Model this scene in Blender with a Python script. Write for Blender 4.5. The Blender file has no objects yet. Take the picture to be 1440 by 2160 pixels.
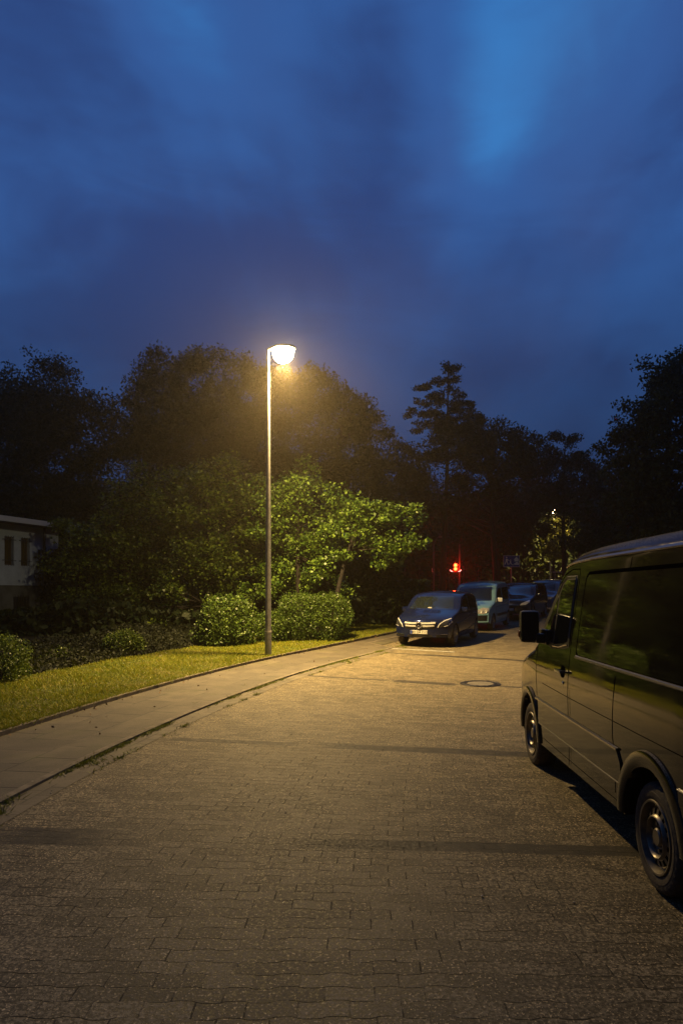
import bpy, bmesh, math, random
import numpy as np
from mathutils import Vector, Matrix
from mathutils.bvhtree import BVHTree
R = math.radians
S = bpy.context.scene
COL = S.collection
random.seed(7)

# ------------------------------------------------------------------ camera, world, exposure
cam_d = bpy.data.cameras.new("camera")
cam = bpy.data.objects.new("camera", cam_d); COL.objects.link(cam)
cam_d.sensor_fit = 'VERTICAL'; cam_d.sensor_height = 36; cam_d.sensor_width = 24
cam_d.lens = 24.0
cam_d.shift_y = 170 / 2160
cam_d.clip_start = 0.05; cam_d.clip_end = 3000
cam.location = (0, 0, 1.92); cam.rotation_euler = (R(90), 0, 0)
S.camera = cam
S.render.resolution_x = 682; S.render.resolution_y = 1024
S.view_settings.view_transform = 'Standard'; S.view_settings.look = 'None'
S.view_settings.exposure = 0.0; S.view_settings.gamma = 1.0
try:
    S.cycles.use_denoising = True
    S.cycles.max_bounces = 6; S.cycles.volume_bounces = 0
    S.cycles.sample_clamp_indirect = 4.0
    S.cycles.caustics_reflective = False; S.cycles.caustics_refractive = False
except Exception:
    pass


class NT:
    """small helper to write node trees"""
    def __init__(s, tree):
        s.t = tree; s.n = tree.nodes; s.l = tree.links
    def new(s, typ, **kw):
        nd = s.n.new(typ)
        for k, v in kw.items(): setattr(nd, k, v)
        return nd
    def put(s, sock, v):
        if v is None: return
        if hasattr(v, 'is_output'): s.l.new(v, sock)
        elif isinstance(v, (tuple, list)) and len(v) == 3 and sock.type == 'RGBA': sock.default_value = (*v, 1)
        else: sock.default_value = v
    def m(s, op, a, b=None, c=None, clamp=False):
        nd = s.new('ShaderNodeMath', operation=op, use_clamp=clamp)
        s.put(nd.inputs[0], a); s.put(nd.inputs[1], b); s.put(nd.inputs[2], c)
        return nd.outputs[0]
    def vm(s, op, a, b=None):
        nd = s.new('ShaderNodeVectorMath', operation=op)
        s.put(nd.inputs[0], a); s.put(nd.inputs[1], b)
        return nd.outputs['Value'] if op in ('DOT_PRODUCT', 'LENGTH') else nd.outputs[0]
    def sep(s, v):
        nd = s.new('ShaderNodeSeparateXYZ'); s.put(nd.inputs[0], v); return nd.outputs
    def comb(s, x, y, z=0.0):
        nd = s.new('ShaderNodeCombineXYZ')
        s.put(nd.inputs[0], x); s.put(nd.inputs[1], y); s.put(nd.inputs[2], z); return nd.outputs[0]
    def noise(s, vec, scale, detail=3, rough=.55, dist=0.0):
        nd = s.new('ShaderNodeTexNoise'); s.put(nd.inputs['Vector'], vec)
        nd.inputs['Scale'].default_value = scale; nd.inputs['Detail'].default_value = detail
        nd.inputs['Roughness'].default_value = rough; nd.inputs['Distortion'].default_value = dist
        return nd.outputs['Fac']
    def white(s, vec):
        nd = s.new('ShaderNodeTexWhiteNoise'); s.put(nd.inputs[0], vec); return nd.outputs['Value']
    def ramp(s, f, lo, hi, a=0.0, b=1.0):
        nd = s.new('ShaderNodeMapRange'); nd.interpolation_type = 'SMOOTHSTEP'
        s.put(nd.inputs[0], f)
        for i, v in enumerate((lo, hi, a, b)): s.put(nd.inputs[i + 1], v)
        return nd.outputs[0]
    def mix(s, f, a, b, mode='MIX'):
        nd = s.new('ShaderNodeMix', data_type='RGBA', blend_type=mode)
        s.put(nd.inputs[0], f); s.put(nd.inputs[6], a); s.put(nd.inputs[7], b)
        return nd.outputs[2]


def build_world():
    w = bpy.data.worlds.new("World"); S.world = w; w.use_nodes = True
    t = NT(w.node_tree); t.n.clear()
    out = t.new('ShaderNodeOutputWorld'); bg = t.new('ShaderNodeBackground')
    t.l.new(bg.outputs[0], out.inputs[0])
    tc = t.new('ShaderNodeTexCoord')
    d = t.vm('NORMALIZE', tc.outputs['Generated'])
    x, y, z = t.sep(d)[0:3]
    zz = t.m('MAXIMUM', z, 0.02)
    el = t.m('ARCSINE', z)
    az = t.m('ARCTAN2', x, y)
    # clouds on a plane overhead, drawn out along the wind (long exposure)
    px = t.m('DIVIDE', x, t.m('ADD', zz, .25)); py = t.m('DIVIDE', y, t.m('ADD', zz, .25))
    streak = t.noise(t.comb(t.m('MULTIPLY', px, 1.5), t.m('MULTIPLY', py, .30), 3.7), 1.0, 4, .5, .5)
    broad = t.noise(t.comb(t.m('MULTIPLY', az, 1.6), t.m('MULTIPLY', el, 2.6), 8.1), 1.3, 4, .55, .6)
    wisps = t.noise(t.comb(t.m('MULTIPLY', az, 2.5), t.m('MULTIPLY', el, 7.0), 1.1), 1.5, 5, .6, .8)
    deep = (0.019, 0.046, 0.165); base = (0.028, 0.095, 0.300); bright = (0.036, 0.205, 0.54)
    f1 = t.m('ADD', t.m('MULTIPLY', streak, .62), t.m('MULTIPLY', broad, .38))

    def blob(a0, e0, sa, se, amp, tilt=0.0):
        da = t.m('SUBTRACT', az, R(a0)); de = t.m('SUBTRACT', el, R(e0))
        da = t.m('ADD', da, t.m('MULTIPLY', de, tilt))
        q = t.m('ADD', t.m('POWER', t.m('ABSOLUTE', t.m('DIVIDE', da, R(sa))), 2.0), t.m('POWER', t.m('ABSOLUTE', t.m('DIVIDE', de, R(se))), 2.0))
        return t.m('MULTIPLY', t.m('EXPONENT', t.m('MULTIPLY', q, -1.0)), amp)
    add = blob(12.5, 34, 4.5, 7, .30)                 # bright opening on the right
    for b in ((20, 40, 9, 7, .26), (-12, 39, 6, 7, .38, .5), (0, 26, 30, 4.5, -.16), (-25, 28, 9, 7, .10), (24, 25, 7, 9, .10), (8, 14, 14, 2.5, -.02),
              (1, 36, 5, 9, -.12), (27, 33, 4, 5, -.10), (17, 17.5, 15, 2.6, -.16), (-20, 20, 12, 3.0, -.13), (20, 12.5, 20, 2.0, .06), (-18, 15, 10, 2, .07),
              (-4, 22, 6, 8, .05), (-22, 41, 4, 5, -.06), (3, 44, 6, 4, -.03)):
        add = t.m('ADD', add, blob(*b))
    f = t.m('ADD', t.m('ADD', t.m('MULTIPLY', t.m('SUBTRACT', f1, .5), 2.0), .42), add)
    f = t.m('ADD', f, t.m('MULTIPLY', t.m('SUBTRACT', wisps, .5), .38))
    c = t.mix(t.ramp(f, .12, .52), deep, base)
    c = t.mix(t.ramp(f, .50, 1.0), c, bright)
    # purple grey haze of low cloud near the horizon
    low = t.ramp(el, R(8), R(30), 1.0, 0.0)
    c = t.mix(t.m('MULTIPLY', low, .70), c, (0.018, 0.044, 0.130))
    # thin lilac cloud edges
    lil = t.ramp(t.noise(t.comb(t.m('MULTIPLY', px, 1.2), t.m('MULTIPLY', py, .5), 9.0), 1.4, 3, .5, .4), .48, .72)
    c = t.mix(t.m('MULTIPLY', lil, .35), c, (0.044, 0.064, 0.180))
    # the twilight gradient of the physical sky, almost out, adds its own falloff
    sky = t.new('ShaderNodeTexSky'); sky.sky_type = 'NISHITA'; sky.sun_disc = False
    sky.sun_elevation = R(-3.0); sky.sun_rotation = R(150); sky.altitude = 80
    mul = t.new('ShaderNodeVectorMath', operation='SCALE'); t.l.new(sky.outputs[0], mul.inputs[0]); mul.inputs['Scale'].default_value = 0.05
    c = t.mix(1.0, c, mul.outputs[0], 'ADD')
    # the afterglow is ahead; the sky behind and overhead is already darker
    back = t.m('MULTIPLY', t.ramp(y, -.5, .55, .20, 1.0), t.ramp(el, R(45), R(75), 1.0, .35))
    t.l.new(c, bg.inputs[0]); t.l.new(t.m('MULTIPLY', t.m('MULTIPLY', back, t.ramp(el, R(6), R(30), .62, 1.0)), 1.12), bg.inputs[1])


build_world()
LAMP_ENERGY = 11000
FAR_LAMP_ENERGY = 6000

# ------------------------------------------------------------------ geometry helpers
def tag(o, label=None, cat=None, group=None, kind=None):
    if label: o['label'] = label
    if cat: o['category'] = cat
    if group: o['group'] = group
    if kind: o['kind'] = kind
    return o

def empty(name, loc, rz, label, cat, group=None):
    o = bpy.data.objects.new(name, None); COL.objects.link(o)
    o.location = loc; o.rotation_euler = (0, 0, rz); o.empty_display_size = .2
    return tag(o, label, cat, group)

def link(name, me, mats, parent=None, smooth=None):
    o = bpy.data.objects.new(name, me); COL.objects.link(o)
    for m_ in (mats if isinstance(mats, (list, tuple)) else [mats]):
        if m_ is not None: me.materials.append(m_)
    if smooth is not None:
        me.polygons.foreach_set('use_smooth', [True] * len(me.polygons))
        try: me.set_sharp_from_angle(angle=R(smooth))
        except Exception: pass
    if parent: o.parent = parent
    return o

def mesh(name, bm, mats, parent=None, smooth=None, fix=True):
    if fix: bmesh.ops.recalc_face_normals(bm, faces=bm.faces)
    me = bpy.data.meshes.new(name); bm.to_mesh(me); bm.free()
    return link(name, me, mats, parent, smooth)

def box(bm, x0, x1, y0, y1, z0, z1, bev=0.0, M=None):
    r = bmesh.ops.create_cube(bm, size=1.0)
    vs = r['verts']
    for v in vs:
        v.co = Vector(((x0 + x1) / 2 + v.co.x * (x1 - x0), (y0 + y1) / 2 + v.co.y * (y1 - y0), (z0 + z1) / 2 + v.co.z * (z1 - z0)))
    if bev > 0:
        es = list({e for v in vs for e in v.link_edges})
        r2 = bmesh.ops.bevel(bm, geom=es, offset=bev, segments=2, affect='EDGES', profile=.6)
        vs = list({v for f in r2['faces'] for v in f.verts} | {v for v in vs if v.is_valid})
    if M is not None:
        for v in vs: v.co = M @ v.co
    return vs

def frame_of(d):
    d = d.normalized(); a = Vector((0, 0, 1)) if abs(d.z) < .9 else Vector((1, 0, 0))
    u = d.cross(a).normalized(); return u, d.cross(u).normalized()

def tube(bm, pts, rads, n=10, cap=True):
    rings = []
    for i, p in enumerate(pts):
        p = Vector(p)
        d = Vector(pts[min(i + 1, len(pts) - 1)]) - Vector(pts[max(i - 1, 0)])
        u, v = frame_of(d)
        r = rads[i] if isinstance(rads, (list, tuple)) else rads
        rings.append([bm.verts.new(p + (u * math.cos(2 * math.pi * k / n) + v * math.sin(2 * math.pi * k / n)) * r) for k in range(n)])
    for a, b in zip(rings, rings[1:]):
        best = min(range(n), key=lambda s: (a[0].co - b[s].co).length)
        for k in range(n):
            bm.faces.new((a[k], a[(k + 1) % n], b[(k + 1 + best) % n], b[(k + best) % n]))
    if cap:
        bm.faces.new(rings[0]); bm.faces.new(list(reversed(rings[-1])))

def lathe(bm, prof, n=32, axis='Z', o=(0, 0, 0), skip=None):
    """prof: (radius, height) pairs turned about an axis"""
    o = Vector(o); rings = []
    for (r, h) in prof:
        ring = []
        for k in range(n):
            a = 2 * math.pi * k / n; c, s = math.cos(a) * r, math.sin(a) * r
            p = (c, s, h) if axis == 'Z' else ((c, h, s) if axis == 'Y' else (h, c, s))
            ring.append(bm.verts.new(o + Vector(p)))
        rings.append(ring)
    for i, (a, b) in enumerate(zip(rings, rings[1:])):
        for k in range(n):
            if skip and skip(i, k): continue
            bm.faces.new((a[k], a[(k + 1) % n], b[(k + 1) % n], b[k]))
    return rings

def quads_mesh(name, V, mats, parent=None, tris=False):
    n = len(V); k = 3 if tris else 4
    me = bpy.data.meshes.new(name)
    me.vertices.add(n); me.vertices.foreach_set('co', np.asarray(V, dtype=np.float32).ravel())
    me.loops.add(n); me.loops.foreach_set('vertex_index', np.arange(n, dtype=np.int32))
    me.polygons.add(n // k); me.polygons.foreach_set('loop_start', np.arange(0, n, k, dtype=np.int32))
    try: me.polygons.foreach_set('loop_total', np.full(n // k, k, dtype=np.int32))
    except Exception: pass
    me.update(calc_edges=True)
    return link(name, me, mats, parent)

# ------------------------------------------------------------------ materials
MATS = {}
def mat(name, col, rough=.5, metal=0.0, coat=0.0, spec=.5, emis=None, estr=0.0, bump=None, vary=0.0, vscale=4.0, var_rough=0.0):
    if name in MATS: return MATS[name]
    m_ = bpy.data.materials.new(name); m_.use_nodes = True; MATS[name] = m_
    t = NT(m_.node_tree); b = t.n['Principled BSDF']
    t.put(b.inputs['Base Color'], (*col, 1)); t.put(b.inputs['Roughness'], rough); t.put(b.inputs['Metallic'], metal)
    b.inputs['Coat Weight'].default_value = coat; b.inputs['Coat Roughness'].default_value = .04
    b.inputs['Specular IOR Level'].default_value = spec
    if emis: t.put(b.inputs['Emission Color'], (*emis, 1)); b.inputs['Emission Strength'].default_value = estr
    if bump or vary or var_rough:
        tc = t.new('ShaderNodeTexCoord')
        nz = t.noise(tc.outputs['Object'], vscale, 5, .6)
        if vary:
            c2 = tuple(c * (1 - vary) for c in col); c1 = tuple(min(1, c * (1 + vary)) for c in col)
            t.l.new(t.mix(t.ramp(nz, .3, .7), c2, c1), b.inputs['Base Color'])
        if var_rough: t.l.new(t.ramp(nz, .3, .7, max(0, rough - var_rough), rough + var_rough), b.inputs['Roughness'])
        if bump:
            bp = t.new('ShaderNodeBump'); bp.inputs['Strength'].default_value = bump[0]; bp.inputs['Distance'].default_value = bump[2]
            t.l.new(t.noise(tc.outputs['Object'], bump[1], 4, .6), bp.inputs['Height']); t.l.new(bp.outputs[0], b.inputs['Normal'])
    return m_

def paver_mat():
    m_ = bpy.data.materials.new("interlocking_pavers"); m_.use_nodes = True
    t = NT(m_.node_tree); b = t.n['Principled BSDF']
    uv = t.new('ShaderNodeUVMap'); uv.uv_map = 'UVMap'
    tt, ss = t.sep(uv.outputs[0])[0:2]
    LT, LS = .24, .115
    warp = t.m('MULTIPLY', t.m('SUBTRACT', t.noise(t.comb(tt, ss), .45, 2), .5), .10)
    warp2 = t.m('MULTIPLY', t.m('SUBTRACT', t.noise(t.comb(tt, ss, 5.), 6., 2), .5), .012)
    sw = t.m('ADD', t.m('ADD', ss, warp), warp2)
    wave = t.m('MAXIMUM', t.m('MINIMUM', t.m('MULTIPLY', t.m('SINE', t.m('MULTIPLY', tt, 2 * math.pi / LT)), 1.7), 1.0), -1.0)
    v = t.m('ADD', t.m('DIVIDE', sw, LS), t.m('MULTIPLY', wave, .065))
    row = t.m('FLOOR', v); fv = t.m('FRACT', v)
    off = t.m('MULTIPLY', t.m('FLOORED_MODULO', row, 2.0), .5)
    u = t.m('ADD', t.m('DIVIDE', t.m('ADD', tt, warp2), LT), off)
    fu = t.m('FRACT', u); colu = t.m('FLOOR', u)
    dv = t.m('MULTIPLY', t.m('MINIMUM', fv, t.m('SUBTRACT', 1.0, fv)), LS)
    du = t.m('MULTIPLY', t.m('MINIMUM', fu, t.m('SUBTRACT', 1.0, fu)), LT)
    jv = t.ramp(dv, .0014, .0045, 1., 0.); ju = t.ramp(du, .0014, .0045, 1., 0.)
    # joints are partly filled with sand: only some stretches are open
    opn = t.ramp(t.noise(t.comb(t.m('MULTIPLY', tt, 1.0), ss, 2.2), 3.3, 3, .6), .44, .58, .06, 1.0)
    opn2 = t.ramp(t.noise(t.comb(tt, ss, 12.2), 2.6, 3, .6), .42, .62, .05, .95)
    joint = t.m('MAXIMUM', t.m('MULTIPLY', jv, opn), t.m('MULTIPLY', ju, opn2))
    idn = t.white(t.comb(row, colu, 1.0))
    idh = t.white(t.comb(row, colu, 7.0))
    geo = t.new('ShaderNodeNewGeometry'); pos = geo.outputs['Position']
    big = t.noise(pos, .35, 3, .5); mid = t.noise(pos, 2.6, 4, .6); fine = t.noise(pos, 38, 3, .75); grit = t.noise(pos, 66, 1, .6)
    c = t.mix(t.ramp(idn, 0, 1), (.140, .119, .074), (.300, .254, .160))
    c = t.mix(t.m('MULTIPLY', t.ramp(mid, .35, .75), .45), c, (.150, .124, .078))
    c = t.mix(t.m('MULTIPLY', t.ramp(big, .35, .65), .30), c, (.300, .250, .160))
    c = t.mix(t.m('MULTIPLY', t.ramp(fine, .44, .58, 1., 0.), .85), c, (.036, .028, .014))
    gam = t.m('MULTIPLY', t.ramp(mid, .30, .70, .55, 1.0), t.m('ADD', .65, t.m('MULTIPLY', idh, .35)))
    gcol = t.mix(t.noise(pos, 31, 1), (1.0, .80, .45), (.55, .42, .24))
    c = t.mix(t.m('MULTIPLY', t.ramp(grit, .62, .68), gam), c, gcol)
    # darker cross strips where a trench was re-laid
    def strip(s0, w, t0, t1, amt, soft=.25):
        wob = t.m('MULTIPLY', t.m('SUBTRACT', t.noise(t.comb(tt, ss, 3.3), 5.0, 3), .5), .07)
        a = t.ramp(t.m('ABSOLUTE', t.m('SUBTRACT', t.m('ADD', ss, wob), s0)), w * .5, w * .5 + .035, 1., 0.)
        e = t.m('MULTIPLY', t.ramp(tt, t0, t0 + soft), t.ramp(tt, t1 - soft, t1, 1., 0.))
        return t.m('MULTIPLY', t.m('MULTIPLY', a, e), amt)
    K = 27.7 / 31.2 * 31.2
    dark = strip(R(4.1) * K, .30, -1.75, .1, 1.0, .9)
    for a_ in ((R(4.1) * K, .17, -7.2, -2.5, .95, .7), (R(10.6) * K, .13, -2.3, -.3, .75, .3), (R(10.6) * K, .24, -7.4, -2.3, .95, .4), (R(21.7) * K, .10, -2.2, 0, .9, .2),
               (R(21.7) * K, .24, -3.6, -2.1, .95, .2), (R(22.0) * K, .11, -7.4, -4.0, .9, .2), (R(30.2) * K, .13, -2.5, 0, .8, .2), (R(30.2) * K, .22, -7.5, -1.2, .9, .2)):
        dark = t.m('MAXIMUM', dark, strip(*a_))
    dmod = t.m('MULTIPLY', dark, t.ramp(t.noise(pos, 7, 3), .30, .60, .72, 1.0))
    c = t.mix(t.m('MULTIPLY', dmod, .97), c, (.026, .023, .019))
    # moss and dirt in the joints, small oil drips
    moss = t.ramp(t.noise(t.comb(tt, ss, 21.), 1.1, 3), .55, .75)
    jc = t.mix(moss, (.012, .010, .007), (.040, .045, .010))
    c = t.mix(t.m('MULTIPLY', joint, .97), c, jc)
    oil = t.ramp(t.noise(pos, 1.3, 2, .4), .70, .78)
    c = t.mix(t.m('MULTIPLY', oil, .5), c, (.05, .046, .04))
    t.l.new(c, b.inputs['Base Color'])
    t.put(b.inputs['Roughness'], t.ramp(fine, .3, .7, .55, .85)); b.inputs['Specular IOR Level'].default_value = .22
    hgt = t.m('ADD', t.m('MULTIPLY', joint, -.006), t.m('MULTIPLY', idh, .0035))
    hgt = t.m('ADD', hgt, t.m('MULTIPLY', fine, .0022)); hgt = t.m('ADD', hgt, t.m('MULTIPLY', grit, .0012))
    hgt = t.m('ADD', hgt, t.m('MULTIPLY', mid, .006))
    bp = t.new('ShaderNodeBump'); bp.inputs['Strength'].default_value = 1.0; bp.inputs['Distance'].default_value = 1.0
    t.l.new(hgt, bp.inputs['Height']); t.l.new(bp.outputs[0], b.inputs['Normal'])
    return m_

def slab_mat(name, LT, LS, c0, c1, joint_amt=.6, gut=False):
    m_ = bpy.data.materials.new(name); m_.use_nodes = True
    t = NT(m_.node_tree); b = t.n['Principled BSDF']
    uv = t.new('ShaderNodeUVMap'); uv.uv_map = 'UVMap'
    tt, ss = t.sep(uv.outputs[0])[0:2]
    wob = t.m('MULTIPLY', t.m('SUBTRACT', t.noise(t.comb(tt, ss), 5., 3), .5), .012)
    u = t.m('DIVIDE', t.m('ADD', tt, wob), LT); row = t.m('FLOOR', u); fu = t.m('FRACT', u)
    v = t.m('ADD', t.m('DIVIDE', t.m('ADD', ss, wob), LS), t.m('MULTIPLY', t.m('FLOORED_MODULO', row, 2.), .5))
    fv = t.m('FRACT', v); cl = t.m('FLOOR', v)
    du = t.m('MULTIPLY', t.m('MINIMUM', fu, t.m('SUBTRACT', 1., fu)), LT); dv = t.m('MULTIPLY', t.m('MINIMUM', fv, t.m('SUBTRACT', 1., fv)), LS)
    j = t.ramp(t.m('MINIMUM', du, dv), .003, .014, 1., 0.)
    opn = t.ramp(t.noise(t.comb(tt, ss, 4.), 1.7, 3), .40, .62, .12, 1.)
    j = t.m('MULTIPLY', j, opn)
    idn = t.white(t.comb(row, cl, 2.)); geo = t.new('ShaderNodeNewGeometry'); pos = geo.outputs['Position']
    mid = t.noise(pos, 2.2, 5, .6); fine = t.noise(pos, 70, 3, .7)
    c = t.mix(idn, c0, c1)
    c = t.mix(t.m('MULTIPLY', t.ramp(mid, .38, .62), .6), c, tuple(q * .50 for q in c0))
    c = t.mix(t.m('MULTIPLY', t.ramp(fine, .35, .65), .35), c, tuple(min(1, q * 1.5) for q in c1))
    moss = t.ramp(t.noise(t.comb(tt, ss, 9.), 1.4, 4), .52, .72)
    c = t.mix(t.m('MULTIPLY', moss, .35), c, (.075, .075, .020))
    c = t.mix(t.m('MULTIPLY', j, joint_amt), c, t.mix(moss, (.02, .017, .012), (.055, .07, .012)))
    t.l.new(c, b.inputs['Base Color']); b.inputs['Roughness'].default_value = .78
    h = t.m('ADD', t.m('MULTIPLY', j, -.006), t.m('ADD', t.m('MULTIPLY', idn, .003), t.m('ADD', t.m('MULTIPLY', fine, .002), t.m('MULTIPLY', mid, .008))))
    bp = t.new('ShaderNodeBump'); bp.inputs['Strength'].default_value = .9; bp.inputs['Distance'].default_value = 1.0
    t.l.new(h, bp.inputs['Height']); t.l.new(bp.outputs[0], b.inputs['Normal'])
    return m_

def leaf_mat(name, ca, cb, trans=.3, rough=.45):
    m_ = bpy.data.materials.new(name); m_.use_nodes = True
    t = NT(m_.node_tree); b = t.n['Principled BSDF']; out = t.n['Material Output']
    geo = t.new('ShaderNodeNewGeometry')
    nz = t.noise(geo.outputs['Position'], .9, 3, .6)
    f = t.m('ADD', t.m('MULTIPLY', t.m('POWER', geo.outputs['Random Per Island'], 2.0), .9), t.m('MULTIPLY', t.m('SUBTRACT', nz, .3), .5), clamp=True)
    c = t.mix(f, ca, cb)
    t.l.new(c, b.inputs['Base Color']); b.inputs['Roughness'].default_value = rough; b.inputs['Specular IOR Level'].default_value = .35
    tr = t.new('ShaderNodeBsdfTranslucent'); t.l.new(t.mix(.5, c, (.10, .12, .01)), tr.inputs[0])
    mx = t.new('ShaderNodeMixShader'); mx.inputs[0].default_value = trans
    t.l.new(b.outputs[0], mx.inputs[1]); t.l.new(tr.outputs[0], mx.inputs[2]); t.l.new(mx.outputs[0], out.inputs[0])
    return m_

def ground_mat(name, ca, cb, cc, sc=1.2):
    m_ = bpy.data.materials.new(name); m_.use_nodes = True
    t = NT(m_.node_tree); b = t.n['Principled BSDF']; geo = t.new('ShaderNodeNewGeometry'); p = geo.outputs['Position']
    a = t.noise(p, sc, 5, .65, .4); f = t.noise(p, 28, 4, .7)
    c = t.mix(t.ramp(a, .36, .64), ca, cb); c = t.mix(t.m('MULTIPLY', t.ramp(f, .4, .7), .6), c, cc)
    t.l.new(c, b.inputs['Base Color']); b.inputs['Roughness'].default_value = .9
    bp = t.new('ShaderNodeBump'); bp.inputs['Strength'].default_value = 1; bp.inputs['Distance'].default_value = .03
    t.l.new(f, bp.inputs['Height']); t.l.new(bp.outputs[0], b.inputs['Normal'])
    return m_

M_PAVE = paver_mat()
M_WALK = slab_mat("sidewalk_slabs", .62, .50, (.066, .055, .036), (.108, .090, .060), 1.0)
M_GUT = slab_mat("gutter_stones", .155, .24, (.095, .078, .050), (.145, .120, .078), .9)
M_KERB = mat("kerb_stone", (.15, .125, .09), .85, bump=(.8, 60, .01), vary=.35, vscale=7)
M_LAWN = ground_mat("lawn_soil", (.065, .085, .010), (.120, .100, .014), (.040, .060, .008))
M_SOIL = ground_mat("field_soil", (.009, .010, .004), (.014, .013, .006), (.007, .007, .003), .6)
M_GRASS = leaf_mat("grass_blades", (.16, .24, .010), (.42, .34, .020), .35, .6)
M_WEED = leaf_mat("weed_leaves", (.10, .15, .012), (.26, .24, .025), .3, .55)
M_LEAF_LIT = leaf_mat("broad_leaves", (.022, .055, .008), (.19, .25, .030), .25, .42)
M_LEAF_BRIGHT = leaf_mat("lamp_lifted_leaves", (.030, .080, .010), (.24, .36, .050), .3, .40)  # lighter copy of the broad leaves; lamp brightness put into the colour
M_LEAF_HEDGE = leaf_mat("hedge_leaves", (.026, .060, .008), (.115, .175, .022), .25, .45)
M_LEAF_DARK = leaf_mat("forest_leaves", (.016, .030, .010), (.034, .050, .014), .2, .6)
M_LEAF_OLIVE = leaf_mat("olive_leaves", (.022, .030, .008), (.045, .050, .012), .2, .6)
M_BARK = mat("bark", (.018, .014, .011), .9, bump=(1, 14, .04), vary=.4, vscale=6)
M_STEEL = mat("galvanised_steel", (.30, .30, .29), .48, .55, bump=(.3, 40, .004), vary=.18, vscale=9)
M_BLACK = mat("black_plastic", (.010, .010, .010), .45, vary=.2)
M_RUBBER = mat("tyre_rubber", (.050, .040, .028), .80, bump=(.7, 60, .006), vary=.35, vscale=16)
M_WELL = mat("wheel_well_black", (.004, .004, .004), .9, spec=.0)
M_SEAM = mat("panel_gap_black", (.002, .002, .002), .7, spec=.0)
M_RIM = mat("steel_rim", (.17, .15, .12), .38, .75, vary=.25, vscale=12)
M_ALLOY = mat("alloy_rim", (.30, .30, .30), .33, .85)
M_GLINT = mat('edge_highlight', (.26, .24, .20), .24, .6)  # painted highlight: paler strip where the van's edges catch reflections
M_BAR = mat('silver_bar', (.80, .80, .78), .38, .35, 1.0)
M_CHROME = mat("chrome_trim", (.85, .84, .80), .14, 1.0)
M_GLASS = mat("tinted_car_glass", (.006, .008, .008), .04, 0.0, 0.0, .65)
M_WSGLASS = mat("windscreen_glass", (.012, .016, .020), .05, 0.0, 1.0, .8)
M_LENS = mat("headlamp_lens", (.62, .60, .55), .16, .35, 1.0, .8)
M_REDLENS = mat("tail_lamp_lens", (.32, .01, .008), .2, 0, 1.0)
M_ORANGE = mat("indicator_lens", (.60, .17, .02), .2, 0, 1.0)
M_WHITE = mat("road_paint", (.42, .41, .36), .8, vary=.5, vscale=14)
M_PLATE = mat("plate_white", (.70, .69, .62), .5)
M_PLATEBLUE = mat("plate_blue", (.01, .04, .35), .5)
M_TEXT = mat("plate_letters", (.01, .01, .01), .6)

# ------------------------------------------------------------------ lie of the land and the road's curve
def g(y):
    y = min(y, 60.0) if not isinstance(y, np.ndarray) else np.minimum(y, 60.0)
    a = 0.032 * 2.0 * np.logaddexp(0, (y - 10.5) / 2.0)
    lim = 1.12
    return lim - .12 * np.logaddexp(0, (lim - a) / .12)   # levels off at the far end
RC, CX, CY, TH1 = 31.2, 28.0, 3.2, R(27.0)
def road(s, t):
    """point at distance s along the left kerb and t metres left of it"""
    if s < 0: return (CX - RC - t, CY + s)
    th = min(s / RC, TH1)
    x = CX - (RC + t) * math.cos(th); y = CY + (RC + t) * math.sin(th)
    e = s - RC * TH1
    if e > 0: x += e * math.sin(TH1); y += e * math.cos(TH1)
    return (x, y)
def v_of(s):
    k = 27.7 / 31.2
    return s * k
def sheet(name, s0, s1, ds, ts, zoff, m_, skirt=0.0, kind='structure'):
    """a strip of ground between offsets ts (numbers or functions of s)"""
    bm = bmesh.new(); uvl = bm.loops.layers.uv.new('UVMap'); n = max(2, int((s1 - s0) / ds)); rows = []; uvs = {}
    for i in range(n + 1):
        s = s0 + (s1 - s0) * i / n; row = []
        for j, tf in enumerate(ts):
            t_ = tf(s) if callable(tf) else tf
            x, y = road(s, t_)
            z = float(g(y)) + (zoff(s) if callable(zoff) else zoff)
            v = bm.verts.new((x, y, z)); uvs[v] = (t_, v_of(s)); row.append(v)
        if skirt:
            for e, k in ((row[0], 0), (row[-1], 1)):
                v = bm.verts.new((e.co.x, e.co.y, e.co.z - skirt)); uvs[v] = (uvs[e][0], uvs[e][1])
                if k == 0: row.insert(0, v)
                else: row.append(v)
        rows.append(row)
    for a, b in zip(rows, rows[1:]):
        for k in range(len(a) - 1): bm.faces.new((a[k], b[k], b[k + 1], a[k + 1]))
    for f in bm.faces:
        for lp in f.loops: lp[uvl].uv = uvs[lp.vert]
    bmesh.ops.recalc_face_normals(bm, faces=bm.faces)
    if sum(f.normal.z for f in bm.faces) < 0: bmesh.ops.reverse_faces(bm, faces=bm.faces)
    o = mesh(name, bm, m_, smooth=35, fix=False); tag(o, kind=kind); return o
def lin(n, a, b): return [a + (b - a) * i / n for i in range(n + 1)]

WALK_UP = lambda s: .026 if s < 14.5 else max(.010, .026 - (s - 14.5) * .01)
BAY = lambda s: 0.0 if s < 17.6 else min(1.15, (s - 17.6) * 1.6)     # the parked cars' strip eats into the pavement
ROAD_W = 7.6

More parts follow.
